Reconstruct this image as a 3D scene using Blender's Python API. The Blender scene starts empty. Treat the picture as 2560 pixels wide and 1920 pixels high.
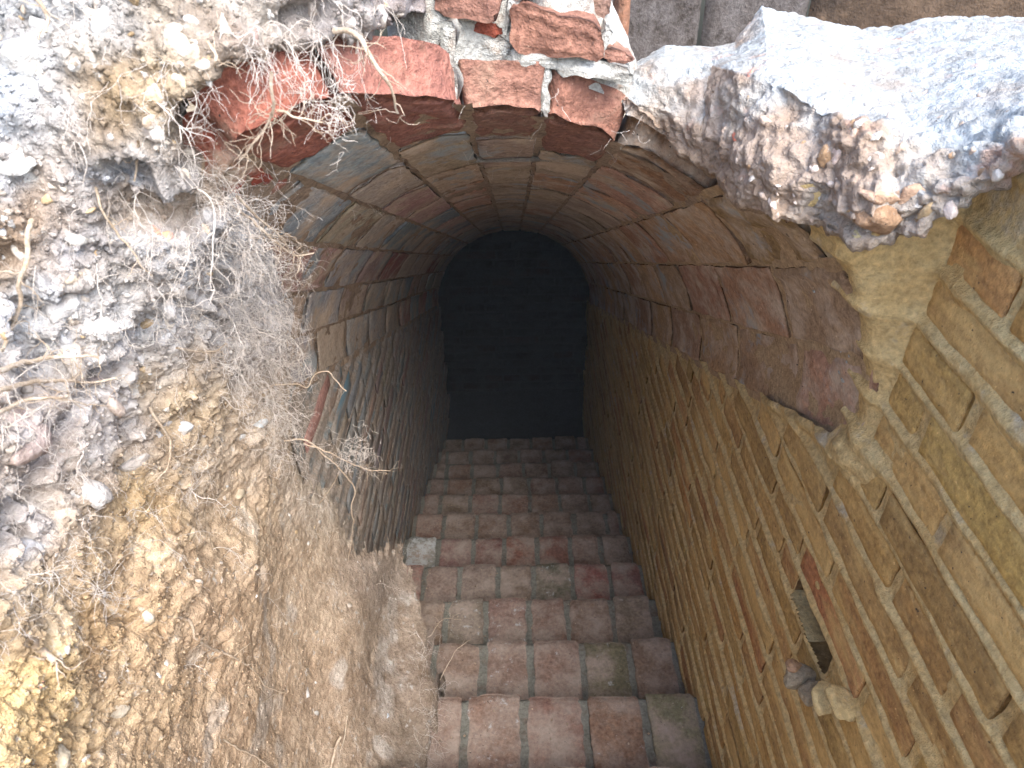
import bpy, math, random
import numpy as np
from mathutils import Matrix, Vector
from mathutils.bvhtree import BVHTree

random.seed(7); rng = np.random.default_rng(7)
scene = bpy.context.scene
col = scene.collection

# ------------------------------------------------------------------ camera
FPX = 1800.0; PITCH = math.radians(37); ROLL = math.radians(1.0); YAW = math.radians(0.3)
cf = np.array([0, math.cos(PITCH), -math.sin(PITCH)]); cu0 = np.array([0, math.sin(PITCH), math.cos(PITCH)])
cr0 = np.array([1., 0, 0])
cr = cr0*math.cos(ROLL)-cu0*math.sin(ROLL); cu = cu0*math.cos(ROLL)+cr0*math.sin(ROLL)
Ry = np.array([[math.cos(YAW), -math.sin(YAW), 0], [math.sin(YAW), math.cos(YAW), 0], [0, 0, 1]])
cf, cr, cu = Ry@cf, Ry@cr, Ry@cu
cam_d = bpy.data.cameras.new('camera'); cam = bpy.data.objects.new('camera', cam_d); col.objects.link(cam)
cam_d.sensor_width = 36; cam_d.lens = FPX*36/2560; cam_d.clip_start = .02; cam_d.clip_end = 500
cam.matrix_world = Matrix(((cr[0], cu[0], -cf[0], 0), (cr[1], cu[1], -cf[1], 0), (cr[2], cu[2], -cf[2], 0), (0, 0, 0, 1)))
cam_d.dof.use_dof = True; cam_d.dof.focus_distance = 1.45; cam_d.dof.aperture_fstop = 10
scene.camera = cam

# ------------------------------------------------------------------ sky, sun, exposure
SUN_EL, SUN_AZ = math.radians(50), math.radians(150)      # azimuth clockwise from +Y
w = bpy.data.worlds.new('World'); scene.world = w; w.use_nodes = True
nt = w.node_tree; bg = nt.nodes['Background']
sky = nt.nodes.new('ShaderNodeTexSky'); sky.sky_type = 'NISHITA'; sky.sun_disc = False
sky.sun_elevation = SUN_EL; sky.sun_rotation = SUN_AZ; sky.air_density = 1.0; sky.dust_density = 2.5; sky.ozone_density = 1.0
nt.links.new(sky.outputs[0], bg.inputs[0]); bg.inputs[1].default_value = 0.15
sd = bpy.data.lights.new('sun', 'SUN'); so = bpy.data.objects.new('sun', sd); col.objects.link(so)
sd.energy = 1.15; sd.angle = math.radians(40); sd.color = (1, .985, .96)
sv = Vector((math.sin(SUN_AZ)*math.cos(SUN_EL), math.cos(SUN_AZ)*math.cos(SUN_EL), math.sin(SUN_EL)))
so.rotation_euler = (-sv).to_track_quat('-Z', 'Y').to_euler()
scene.view_settings.view_transform = 'Standard'; scene.view_settings.look = 'None'
scene.view_settings.gamma = 1; scene.view_settings.use_curve_mapping = False
scene.view_settings.exposure = 2.2

# ------------------------------------------------------------------ helpers
def ray(px, py): return cf + cr*(px-1280)/FPX + cu*(960-py)/FPX
def at(px, py, y): v = ray(px, py); return v*(y/v[1])

def _h(ix, iy, iz, seed):
    h = (ix.astype(np.int64)*374761393 + iy.astype(np.int64)*668265263 + iz.astype(np.int64)*2147483629 + seed*974711) & 0xFFFFFFFF
    h = ((h ^ (h >> 13))*1274126177) & 0xFFFFFFFF
    h = ((h ^ (h >> 16))*2246822519) & 0xFFFFFFFF
    h = h ^ (h >> 15)
    return (h & 0xFFFFFF)/float(0x7FFFFF)-1.0
def vn(P, seed=0):
    I = np.floor(P); f = P-I; u = f*f*f*(f*(f*6-15)+10); I = I.astype(np.int64)
    r = 0
    for a in (0, 1):
        wa = u[:, 0] if a else 1-u[:, 0]
        for b in (0, 1):
            wb = u[:, 1] if b else 1-u[:, 1]
            for c in (0, 1):
                wc = u[:, 2] if c else 1-u[:, 2]
                r = r + wa*wb*wc*_h(I[:, 0]+a, I[:, 1]+b, I[:, 2]+c, seed)
    return r
def fbm(P, size, octv=4, seed=0, gain=.5, billow=False):
    P = np.asarray(P, float)/size; r = 0; a = 1; t = 0
    for o in range(octv):
        n = vn(P*(2.03**o)+17.3*o, seed+o)
        r = r + a*((np.abs(n)*2-.6) if billow else n); t += a; a *= gain
    return r/t
def sstep(x, a, b):
    t = np.clip((x-a)/(b-a), 0, 1); return t*t*(3-2*t)

def mesh(name, V, Fq, mat=None, parent=None, smooth=True, cols=None):
    V = np.ascontiguousarray(V, dtype=np.float32)
    me = bpy.data.meshes.new(name)
    if isinstance(Fq, np.ndarray):
        k = Fq.shape[1]; n = len(Fq)
        me.vertices.add(len(V)); me.vertices.foreach_set('co', V.ravel())
        me.loops.add(n*k); me.loops.foreach_set('vertex_index', np.ascontiguousarray(Fq, dtype=np.int32).ravel())
        me.polygons.add(n); me.polygons.foreach_set('loop_start', np.arange(0, n*k, k, dtype=np.int32))
        me.update(calc_edges=True)
    else:
        me.from_pydata(V.tolist(), [], Fq)
    if smooth: me.polygons.foreach_set('use_smooth', [True]*len(me.polygons))
    if cols is not None:
        a = me.color_attributes.new('tint', 'FLOAT_COLOR', 'POINT')
        c4 = np.ones((len(V), 4), np.float32); c4[:, :cols.shape[1]] = cols
        a.data.foreach_set('color', c4.ravel())
    o = bpy.data.objects.new(name, me); col.objects.link(o)
    if mat: me.materials.append(mat)
    if parent: o.parent = parent
    return o
def gridf(na, nb, keep=None):
    i = np.arange(na-1)[:, None]*nb + np.arange(nb-1)[None, :]
    Fq = np.stack([i, i+nb, i+nb+1, i+1], -1).reshape(-1, 4)
    return Fq if keep is None else Fq[keep.reshape(-1)]
def tag(o, label=None, cat=None, group=None, kind=None):
    if label: o['label'] = label
    if cat: o['category'] = cat
    if group: o['group'] = group
    if kind: o['kind'] = kind
    return o
def empty(name, loc=(0, 0, 0)):
    o = bpy.data.objects.new(name, None); col.objects.link(o); o.empty_display_size = .1
    o.location = loc
    return o
def adopt(child, parent):           # keep world place under a moved Empty
    child.parent = parent
    child.matrix_parent_inverse = Matrix.Translation(-Vector(parent.location))

# ------------------------------------------------------------------ materials
class NB:
    def __init__(s, name):
        s.m = bpy.data.materials.new(name); s.m.use_nodes = True; s.t = s.m.node_tree
        s.p = s.t.nodes['Principled BSDF']; s.p.inputs['Roughness'].default_value = .97
        s.p.inputs['Specular IOR Level'].default_value = .12
        s.pos = s.t.nodes.new('ShaderNodeNewGeometry').outputs['Position']
    def n(s, t): return s.t.nodes.new(t)
    def l(s, a, b): s.t.links.new(a, b)
    def noise(s, scale, detail=5, rough=.6, vec=None, stretch=None, off=None):
        v = vec or s.pos
        if stretch or off is not None:
            mp = s.n('ShaderNodeMapping'); s.l(v, mp.inputs[0])
            if stretch: mp.inputs['Scale'].default_value = stretch
            if off is not None: mp.inputs['Location'].default_value = off
            v = mp.outputs[0]
        x = s.n('ShaderNodeTexNoise'); s.l(v, x.inputs['Vector']); x.inputs['Scale'].default_value = scale
        x.inputs['Detail'].default_value = detail; x.inputs['Roughness'].default_value = rough
        return x.outputs[0]
    def voro(s, scale, feat='F1', out='Distance'):
        x = s.n('ShaderNodeTexVoronoi'); x.feature = feat; s.l(s.pos, x.inputs['Vector']); x.inputs['Scale'].default_value = scale
        return x.outputs[out]
    def ramp(s, f, a, b, ca=(0, 0, 0), cb=(1, 1, 1)):
        r = s.n('ShaderNodeValToRGB'); s.l(f, r.inputs[0]); e = r.color_ramp.elements
        e[0].position = a; e[1].position = b; e[0].color = (*ca, 1); e[1].color = (*cb, 1)
        return r.outputs[0]
    def mix(s, f, a, b, mode='MIX'):
        x = s.n('ShaderNodeMix'); x.data_type = 'RGBA'; x.blend_type = mode
        for v, i in ((f, x.inputs[0]), (a, x.inputs[6]), (b, x.inputs[7])):
            if isinstance(v, (int, float)): i.default_value = v
            elif isinstance(v, tuple): i.default_value = (*v, 1)
            else: s.l(v, i)
        return x.outputs[2]
    def math(s, op, a, b=0.5):
        x = s.n('ShaderNodeMath'); x.operation = op
        for v, i in ((a, x.inputs[0]), (b, x.inputs[1])):
            if isinstance(v, (int, float)): i.default_value = v
            else: s.l(v, i)
        return x.outputs[0]
    def bump(s, h, strength, dist, prev=None):
        b = s.n('ShaderNodeBump'); s.l(h, b.inputs['Height']); b.inputs['Strength'].default_value = strength
        b.inputs['Distance'].default_value = dist
        if prev: s.l(prev, b.inputs['Normal'])
        return b.outputs[0]
    def bump3(s, n1, n2, n3, d, w2, w3):
        h = s.math('ADD', n1, s.math('ADD', s.math('MULTIPLY', n2, w2), s.math('MULTIPLY', n3, w3)))
        return s.bump(h, .8, d*1.6)
    def done(s, c, nrm=None):
        s.l(c, s.p.inputs['Base Color'])
        if nrm: s.l(nrm, s.p.inputs['Normal'])
        return s.m

def brick_mat(name, coat, coat_lo, coat_hi, lime=(.62, .64, .62), streak=None, bumpd=.004, patches=None):
    """object colour = the brick's own clay; alpha = how much lime is left on it; coat = dust or clay skin."""
    b = NB(name)
    oi = b.n('ShaderNodeObjectInfo'); base = oi.outputs['Color']; al = oi.outputs['Alpha']
    n1 = b.noise(22, 3, .65); n2 = b.noise(95, 3, .7); n3 = b.noise(330, 2, .7)
    ns = b.noise(26, 6, .7, stretch=streak) if streak else n1
    c = b.mix(b.ramp(n2, .3, .72), b.mix(1.0, base, (.55, .5, .48), 'MULTIPLY'), b.mix(1.0, base, (1.35, 1.3, 1.22), 'MULTIPLY'))
    c = b.mix(b.math('MULTIPLY', b.ramp(ns, .38, .72), .55), c, b.mix(1.0, base, (.62, .6, .62), 'MULTIPLY'))
    nc = b.noise(9, 7, .68, off=(3.1, 7.7, 1.9), stretch=streak)
    c = b.mix(b.ramp(nc, coat_lo, coat_hi), c, b.mix(b.ramp(n2, .3, .7), coat, tuple(v*1.35 for v in coat)))
    if patches:
        pc, plo, phi, pscale = patches
        c = b.mix(b.ramp(b.noise(pscale, 6, .65, off=(9.3, 2.2, 5.1), stretch=streak), plo, phi), c, pc)
    nl = b.noise(30, 8, .75, off=(1.7, 4.2, 8.8))
    lm = b.ramp(b.math('ADD', nl, b.math('MULTIPLY', b.math('SUBTRACT', al, .46), .8)), .56, .66)
    c = b.mix(lm, c, lime)
    c = b.mix(b.ramp(b.noise(160, 3, .6, off=(5, 5, 5)), .69, .74), c, tuple(min(1, v*1.7) for v in coat))
    c = b.mix(b.ramp(b.noise(120, 2, .6, off=(2, 8, 5)), .70, .75), c, (.05, .04, .035))
    return b.done(c, b.bump3(n1, n2, n3, bumpd, .7, .22))

def plain_mat(name, c1, c2, c3=None, scale=14, bumpd=.005, streak=None, patches=(), spec=None):
    b = NB(name)
    n1 = b.noise(scale, 4, .65, stretch=streak); n2 = b.noise(scale*6, 3, .7); n3 = b.noise(scale*24, 2, .7)
    c = b.mix(b.ramp(n1, .33, .68), c1, c2)
    if c3: c = b.mix(b.ramp(b.noise(scale*.7, 6, .7, off=(4, 9, 2)), .52, .66), c, c3)
    for i, (pc, lo, hi, sc) in enumerate(patches):
        c = b.mix(b.ramp(b.noise(sc, 6, .68, off=(3.3*i+1, 5.1, 7.9*i)), lo, hi), c, pc)
    c = b.mix(b.ramp(n2, .3, .7), b.mix(1.0, c, (.66, .64, .62), 'MULTIPLY'), b.mix(1.0, c, (1.25, 1.22, 1.2), 'MULTIPLY'))
    return b.done(c, b.bump3(n1, n2, n3, bumpd, .8, .3))

def soil_mat(name, bumpd=.004, own=False):
    b = NB(name)
    if own:
        base = b.n('ShaderNodeObjectInfo').outputs['Color']
    else:
        a = b.n('ShaderNodeAttribute'); a.attribute_name = 'tint'; base = a.outputs['Color']
    n1 = b.noise(18, 3, .65); n2 = b.noise(85, 3, .72); n3 = b.noise(420, 2, .75)
    c = b.mix(b.ramp(n1, .34, .68), b.mix(1.0, base, (.80, .75, .70), 'MULTIPLY'), b.mix(1.0, base, (1.28, 1.28, 1.28), 'MULTIPLY'))
    c = b.mix(b.ramp(n2, .28, .7), b.mix(1.0, c, (.72, .68, .65), 'MULTIPLY'), b.mix(1.0, c, (1.3, 1.3, 1.3), 'MULTIPLY'))
    c = b.mix(b.math('MULTIPLY', b.ramp(b.noise(40, 7, .75, off=(7, 3, 1)), .58, .66), .75), c, (.50, .49, .46))
    c = b.mix(b.math('MULTIPLY', b.ramp(b.noise(55, 6, .7, off=(1, 6, 2)), .62, .68), .4), c, (.16, .11, .075))
    c = b.mix(b.ramp(n3, .66, .74), c, (.62, .57, .48))
    c = b.mix(b.ramp(b.noise(260, 3, .7, off=(4, 4, 1)), .67, .73), c, (.07, .05, .04))
    return b.done(c, b.bump3(n1, n2, n3, bumpd, 1.0, .35))

M = {}
M['wall_r'] = brick_mat('wall_brick_ochre', (.53, .37, .155), .45, .63, lime=(.46, .40, .27), streak=(1, .35, 1.6), bumpd=.003)
M['mort_r'] = plain_mat('mortar_ochre', (.57, .42, .19), (.60, .485, .255), (.54, .38, .165), 18, .0032, patches=(((.48, .44, .34), .58, .70, 9),))
M['wall_l'] = brick_mat('wall_brick_grey', (.28, .265, .245), .46, .62, lime=(.36, .40, .42), streak=(1, .35, 1.6), bumpd=.003,
                        patches=((.15, .25, .31), .57, .66, 4.5))  # blue patches carry skylight in the colour as well as the brick's coating
M['mort_l'] = plain_mat('mortar_grey', (.28, .235, .19), (.40, .36, .32), (.20, .25, .27), 16, .005)
M['vault'] = brick_mat('vault_brick', (.43, .345, .265), .44, .62, lime=(.46, .47, .46), bumpd=.003,
                       patches=((.33, .36, .37), .56, .66, 7))
M['mort_v'] = plain_mat('mortar_brown', (.31, .23, .165), (.42, .325, .235), (.22, .16, .12), 20, .005)
M['tread'] = brick_mat('tread_brick', (.30, .245, .205), .40, .62, lime=(.50, .52, .52), bumpd=.0025)
M['mort_t'] = plain_mat('mortar_tread', (.17, .175, .15), (.24, .245, .215), (.17, .14, .115), 18, .004)
M['red'] = brick_mat('broken_red_brick', (.26, .17, .125), .52, .70, lime=(.55, .53, .5), bumpd=.006)
M['mort_w'] = plain_mat('mortar_lime', (.42, .42, .39), (.60, .62, .60), (.36, .28, .22), 22, .007, patches=(((.40, .20, .14), .64, .70, 11),))
M['lime'] = None
M['mort_vr'] = plain_mat('mortar_ochre_brown', (.42, .30, .175), (.50, .38, .24), (.36, .25, .145), 20, .004)
M['floor_e'] = plain_mat('shade_dark_floor_earth', (.032, .04, .044), (.044, .053, .058), None, 14, .004)  # near black: the unlit foot of the passage painted into the floor
M['mort_t2'] = plain_mat('mortar_lump_grey', (.34, .28, .19), (.46, .41, .31), (.28, .24, .18), 30, .005)
M['soil'] = soil_mat('soil', .006)
M['stone'] = soil_mat('stone_skin', .003, own=True)
M['root'] = plain_mat('root_bark', (.46, .36, .26), (.62, .54, .44), None, 60, .001)
M['rootlet'] = plain_mat('rootlet_bark', (.60, .54, .48), (.74, .71, .67), None, 30, .0006)
M['bgwall'] = plain_mat('stained_plaster', (.065, .046, .033), (.10, .072, .05), (.038, .029, .023), 5, .006, patches=(((.17, .15, .135), .62, .74, 9),))
M['bgstone'] = plain_mat('weathered_stone', (.085, .075, .07), (.17, .16, .16), (.04, .032, .027), 26, .010)
M['end'] = brick_mat('end_wall_brick', (.020, .026, .029), .40, .60, lime=(.06, .06, .06), bumpd=.003)  # near-black bluish brick: the far end's shade is in the colour
M['mort_e'] = plain_mat('mortar_end', (.022, .028, .031), (.030, .037, .040), None, 14, .004)  # same painted shade for the end mortar and chamber

# ------------------------------------------------------------------ passage geometry
HW = .5; SL = .516; Z0 = -.316; RV = .53; YEND = 4.12
def zs(y): return Z0 - SL*y
STEP = [(1.094+.268*(n-1), -1.932-.138*(n-1)) for n in range(-1, 12)]       # nosing (y, z)

def pillow(name, fmap, u0, u1, v0, v1, nu, nv, proud, depth, mat, parent, seed, rough=.003, edge=.006, jit=.003, color=None, sides=1, sizes=None, wob=None):
    """a worn block: a gridded face with rounded, nibbled edges and sides that run back into the mortar.
    fmap(u,v,h) -> world; sizes = metres per unit of u and v."""
    su, sv_ = sizes or (1, 1)
    U = np.linspace(0, 1, nu); Vv = np.linspace(0, 1, nv)
    # pull grid lines close to the edge so the rounding is tight
    lu, lv = (u1-u0)*su, (v1-v0)*sv_
    eu, ev = min(.3, edge/abs(lu)), min(.3, edge/abs(lv))
    U = np.concatenate([[0], np.linspace(eu, 1-eu, nu-2), [1]]); Vv = np.concatenate([[0], np.linspace(ev, 1-ev, nv-2), [1]])
    A, B = np.meshgrid(U, Vv, indexing='ij')
    h = np.full(A.shape, proud)
    rim = np.zeros(A.shape, bool); rim[0] = rim[-1] = True; rim[:, 0] = rim[:, -1] = True
    h[rim] -= edge*.75
    uu = u0+(u1-u0)*A; vv = v0+(v1-v0)*B
    q = np.stack([uu.ravel()*su, vv.ravel()*sv_, np.full(uu.size, seed*1.37)], 1)
    nz = fbm(q, .035, 3, seed).reshape(A.shape); nb = fbm(q, .12, 2, seed+5).reshape(A.shape)
    h = h+nz*rough+nb*rough*1.3
    cmul = np.where(((A == 0) | (A == 1)) & ((B == 0) | (B == 1)), 1, 0)
    uu = uu+(fbm(q, .03, 2, seed+9).reshape(A.shape)*jit - cmul*np.sign(A-.5)*edge*.5*np.sign(lu))/su
    vv = vv+(fbm(q, .03, 2, seed+13).reshape(A.shape)*jit - cmul*np.sign(B-.5)*edge*.5*np.sign(lv))/sv_
    if wob is not None: uu, vv, h = wob(A, B, uu, vv, h)
    V = [fmap(uu.ravel(), vv.ravel(), h.ravel())]
    Fq = [gridf(nu, nv)]
    # rim loop
    loop = [(i, 0) for i in range(nu)]+[(nu-1, j) for j in range(1, nv)]+[(i, nv-1) for i in range(nu-2, -1, -1)]+[(0, j) for j in range(nv-2, 0, -1)]
    idx = np.array([i*nv+j for i, j in loop]); nl = len(idx)
    ru, rv, rh = uu.ravel()[idx], vv.ravel()[idx], h.ravel()[idx]
    prev = idx; base = nu*nv
    for k in range(1, sides+1):
        t = k/sides
        q = np.stack([ru*su, rv*sv_, np.full(nl, seed*1.37+t*depth)], 1)
        du = fbm(q, .03, 3, seed+21)*jit*(1.6 if sides > 1 else .5)
        V.append(fmap(ru+du/su, rv+fbm(q, .03, 3, seed+25)*jit*(.8)/sv_, rh-(depth+rh)*t))
        cur = base+np.arange(nl); base += nl
        Fq.append(np.stack([np.roll(prev, -1), prev, cur, np.roll(cur, -1)], 1)[:, ::-1])
        prev = cur
    o = mesh(name, np.concatenate(V), np.concatenate(Fq), mat, parent)
    if color is not None: o.color = color
    return o

def vary(c, a=.18, lime=.0):
    k = 1+random.uniform(-a, a)
    return (max(.01, c[0]*k*(1+random.uniform(-.06, .06))), max(.01, c[1]*k), max(.01, c[2]*k*(1+random.uniform(-.08, .08))), lime)

# ---- right wall
def m_right(u, v, h): return np.stack([HW-h, u, v], 1)
def m_left(u, v, h): return np.stack([-HW+h, u, v], 1)
HOLE = (.60, .80, -1.315, -1.235)      # y0,y1,z0,z1 of the missing brick (set below)
pz = [ray(1971, 1480), ray(2074, 1678)]
h0 = ray(2000, 1470); h0 = h0*(HW/h0[0]); h1 = ray(2050, 1680); h1 = h1*(HW/h1[0])

right = empty('brick_wall', (HW, 1.2, -2.2))
tag(right, 'long ochre clay-smeared brick wall on the right side of the stair', 'brick wall')
left = empty('brick_wall', (-HW, 1.8, -2.4))
tag(left, 'grey and bluish brick wall on the left side of the stair', 'brick wall')

PITCH_Z = .0705
def course_z(k): return -.269-PITCH_Z*k
HZ = (h0[2]+h1[2])/2
KH = int(round((-.269-HZ)/PITCH_Z-.5))            # course that has lost a brick
HY0, HY1 = min(h0[1], h1[1])-.005, max(h0[1], h1[1])+.02
SMEAR = [tuple(np.append((lambda v: (v*(HW/v[0]))[1:])(ray(px, py)), e)) for px, py, e in ((2090, 1100, (.05, .028, .022)), (2150, 1150, (.045, .035, .020)), (2020, 1055, (.06, .022, .018)), (1940, 1010, (.06, .02, .016)), (1990, 1250, (.05, .02, .008)))]
def wall_mortar(name, side, y0, y1, dy, zlo, zhi, dz, mat, parent, base, amp):
    ys = np.arange(y0, y1+dy*.5, dy); zz = np.arange(0, 1.0001, dz)
    Y, T = np.meshgrid(ys, zz, indexing='ij')
    Zl, Zh = zlo(Y), zhi(Y); Z = Zl+(Zh-Zl)*T
    q = np.stack([np.full(Y.size, side*3.3), Y.ravel(), Z.ravel()], 1)
    k = ((-.269-Z+.004*fbm(q*np.array([1, .3, 1]), .1, 2, 33).reshape(Y.shape))/PITCH_Z) % 1.0; jd = np.minimum(k, 1-k)*PITCH_Z
    h = base+np.exp(-(jd/.0095)**2)*(.0085+.0065*fbm(q*np.array([1, .25, 1]), .04, 3, 35).reshape(Y.shape))+amp*fbm(q, .06, 4, 31).reshape(Y.shape)+amp*.7*fbm(q*np.array([1, .35, 1]), .022, 3, 37).reshape(Y.shape)
    if side > 0:                                     # the hole left by a lost brick
        zc0, zc1 = course_z(KH+1)+.006, course_z(KH)-.006
        m = sstep(Y, HY0-.008, HY0+.004)*(1-sstep(Y, HY1-.004, HY1+.008))*sstep(Z, zc0-.008, zc0-.002)*(1-sstep(Z, zc1+.002, zc1+.008))
        hole = m > .5
        zsp = zs(np.maximum(Y, .79)); ph_ = np.clip((Z-zsp)/RV, 0, .95); hv = HW-HW*np.sqrt(1-ph_**2)
        h = h+hv*sstep(Y, .752, .787)*(Y < .85)+(.006*sstep(Y, .76, .78)-.007*sstep(Y, .79, .84))*(Y < .85)*(Z > zsp-.03)
        for sy_, sz_, ry, rz, hh in SMEAR:
            g2 = np.exp(-(((Y-sy_)/ry)**2+((Z-sz_+.5*(Y-sy_))/rz)**2))
            h = h+hh*g2*(.6+.8*(1+fbm(q, .03, 3, 39).reshape(Y.shape))/2)
    P = (m_right if side > 0 else m_left)(Y.ravel(), Z.ravel(), h.ravel())
    kp = None
    if side > 0: ok_ = ~((Y > .797) & (Z < zs(Y)+.002) & (y0 < 0)); kp = (ok_[:-1, :-1] & ok_[1:, 1:]) & ~(hole[:-1, :-1] & hole[1:, :-1] & hole[1:, 1:] & hole[:-1, 1:])
    return mesh(name, P, gridf(len(ys), len(zz), kp), mat, parent)
wtop = lambda y: -.224-np.maximum(0, y-.62)*.55-.006*np.sin(y*40)
fl = lambda y: -1.87-SL*(y-1.094)-.30
adopt(wall_mortar('mortar_bed', 1, -.7, .845, .008, lambda y: fl(y)+0*y, wtop, .0018, M['mort_r'], None, -.0055, .0030), right)
adopt(wall_mortar('mortar_bed', 1, .795, 1.6, .008, fl, lambda y: zs(y)+.012, .0025, M['mort_r'], None, -.0055, .0028), right)
adopt(wall_mortar('mortar_bed', 1, 1.595, YEND+.02, .016, fl, lambda y: zs(y)+.012, .0042, M['mort_r'], None, -.006, .003), right)
adopt(wall_mortar('mortar_bed', -1, 1.22, YEND+.02, .014, fl, lambda y: zs(y)+.012, .0045, M['mort_l'], None, -.006, .003), left)

RC = [(.49, .33, .13), (.52, .355, .14), (.53, .37, .145), (.49, .30, .13), (.45, .30, .125), (.55, .39, .16)]  # the clay's ochre plus warm bounced light put into the colour
LC = [(.34, .30, .255), (.38, .33, .285), (.325, .32, .32), (.41, .32, .27), (.29, .33, .36), (.37, .265, .245)]  # grey brick tones plus blue skylight put into the colour
def lay_wall(side, parent, mat, pal, ystart):
    nb = 0
    for k in range(0, 46):
        zt = course_z(k)-.006; zb = course_z(k+1)+.006
        y = ystart-random.uniform(0, .25)
        while y < YEND:
            L = random.choice((.29, .29, .275, .26, .145, .21))
            ya, yb = y+.008, y+L
            y += L+.010
            if side > 0 and zt > -.72 and yb > .705:
                if ya < .72: yb = .768+random.uniform(-.010, .008)
                elif ya < .80: continue
            ztop_a, ztop_b = (zs(ya) if ya > .79 else float(wtop(ya))), (zs(yb) if yb > .79 else float(wtop(min(yb, .79))))
            if yb < ystart: continue
            if side < 0 and ya < 1.24+.16*max(0, min(1, (-.95-zt)/.7)): continue
            lim = min(ztop_a, ztop_b)
            if zt > lim+.02:
                if ya < .74 and .79 < yb and zt < float(wtop(.79)): yb = .79
                else:
                    # cut the brick where the sloping vault comes down on it
                    yc = (Z0-zt)/SL
                    if ya > .79 and ya+.05 < yc: yb = min(yb, yc)
                    else: continue
            if zt < fl(ya)+.22 and zt < fl(yb)+.16: continue
            if side > 0 and k == KH and ya < HY1 and yb > HY0:
                if ya < HY0-.06: yb = HY0-.004
                elif yb > HY1+.06: ya = HY1+.004
                else: continue
            near = ya < 1.25
            c = random.choice(pal)
            if random.random() < .08: c = (c[0], c[1]*.80, c[2]*.86)
            nb += 1
            t0, t1 = random.uniform(-.004, .004), random.uniform(-.004, .004)
            b = pillow('brick', m_right if side > 0 else m_left, ya, yb, zb+random.uniform(-.003, .003), zt+random.uniform(-.003, .003),
                       18 if near else 9, 7 if near else 4, -.0012+random.uniform(-.0022, .002), .05, mat, None, nb+side*500+1000,
                       rough=.0022, edge=.0035, jit=.003, color=vary(c, .13, random.uniform(0, .35)))
            adopt(b, parent)
    return nb
n_r = lay_wall(1, right, M['wall_r'], RC, .16)
n_l = lay_wall(-1, left, M['wall_l'], LC, 1.0)

# lumps of mortar that stick out below the hole in the right wall
def blob(name, c, size, mat, parent, seed, color=None, rot=None, amp=.25, n=14, fac=.6):
    th = np.linspace(0, math.pi, n); ph = np.linspace(0, 2*math.pi, 2*n, endpoint=False)
    T, Pp = np.meshgrid(th, ph, indexing='ij')
    D = np.stack([np.sin(T)*np.cos(Pp), np.sin(T)*np.sin(Pp), np.cos(T)], -1).reshape(-1, 3)
    r = 1+amp*fbm(D+seed*3.1, fac, 3, seed)+amp*.4*fbm(D+seed*1.7, fac*.3, 2, seed+3)
    r = np.minimum(r, 1+.12*fbm(D+seed, .9, 1, seed+8)+.02)+.05*fbm(D+seed*2.3, .16, 2, seed+11)        # flat broken facets
    P = D*r[:, None]*np.array(size)
    if rot is not None: P = P@np.array(rot.to_matrix()).T
    P = P+np.array(c)
    nn = 2*n; i = np.arange(n-1)[:, None]*nn+np.arange(nn)[None, :]; j = np.arange(n-1)[:, None]*nn+(np.arange(nn)[None, :]+1) % nn
    Fq = np.stack([i, i+nn, j+nn, j], -1).reshape(-1, 4)
    o = mesh(name, P, Fq, mat, parent)
    if color: o.color = color
    return o
from mathutils import Euler
def onx(px, py, x): v = ray(px, py); return v*(x/v[0])
adopt(pillow('hole_recess', m_right, HY0-.01, HY1+.01, course_z(KH+1)-.004, course_z(KH)+.004, 16, 9, -.075, .004, M['mort_r'], None, 77, rough=.012, edge=.006, jit=.004, sides=3), right)
def rock(name, seed, n=12, mat=None):
    r_ = np.random.default_rng(seed); th = np.linspace(0, math.pi, n); ph = np.linspace(0, 2*math.pi, 2*n, endpoint=False); T, Pp = np.meshgrid(th, ph, indexing='ij')
    D = np.stack([np.sin(T)*np.cos(Pp), np.sin(T)*np.sin(Pp), np.cos(T)], -1).reshape(-1, 3)
    N_ = r_.normal(0, 1, (22, 3)); N_ /= np.linalg.norm(N_, axis=1, keepdims=True); hh = r_.uniform(.62, .95, 22)
    dn_ = D@N_.T; r = np.min(np.where(dn_ > .05, hh[None]/np.maximum(dn_, .05), 9), axis=1); r = np.minimum(r, 1.05)
    r = r*(1+.10*fbm(D+seed, .35, 3, seed))
    nn = 2*n; i = np.arange(n-1)[:, None]*nn+np.arange(nn)[None, :]; j = np.arange(n-1)[:, None]*nn+(np.arange(nn)[None, :]+1) % nn
    return mesh(name, D*r[:, None]*np.array([1, r_.uniform(.65, .95), r_.uniform(.5, .8)]), np.stack([i, i+nn, j+nn, j], -1).reshape(-1, 4), mat)
def lump(name, px, py, x, sc, rot, mat, seed, colr=None):
    o = rock(name, seed, 16, mat); o.location = onx(px, py, x); o.scale = sc; o.rotation_euler = rot
    if colr: o.color = colr
    adopt(o, right)
lump('mortar_lump', 2000, 1690, .474, (.034, .026, .028), (.4, .2, .5), M['mort_t2'], 903)
lump('brick_fragment', 1982, 1668, .462, (.020, .018, .018), (.2, .5, .1), M['red'], 904, (.40, .25, .13, .1))
lump('mortar_lump', 2025, 1728, .482, (.030, .030, .024), (.9, .2, .3), M['mort_t2'], 905)
lump('mortar_lump', 2062, 1748, .478, (.030, .030, .018), (.75, .1, .2), M['mort_r'], 906)
lump('mortar_lump', 2105, 1762, .482, (.030, .032, .017), (.5, .1, .6), M['mort_r'], 907)
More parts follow.
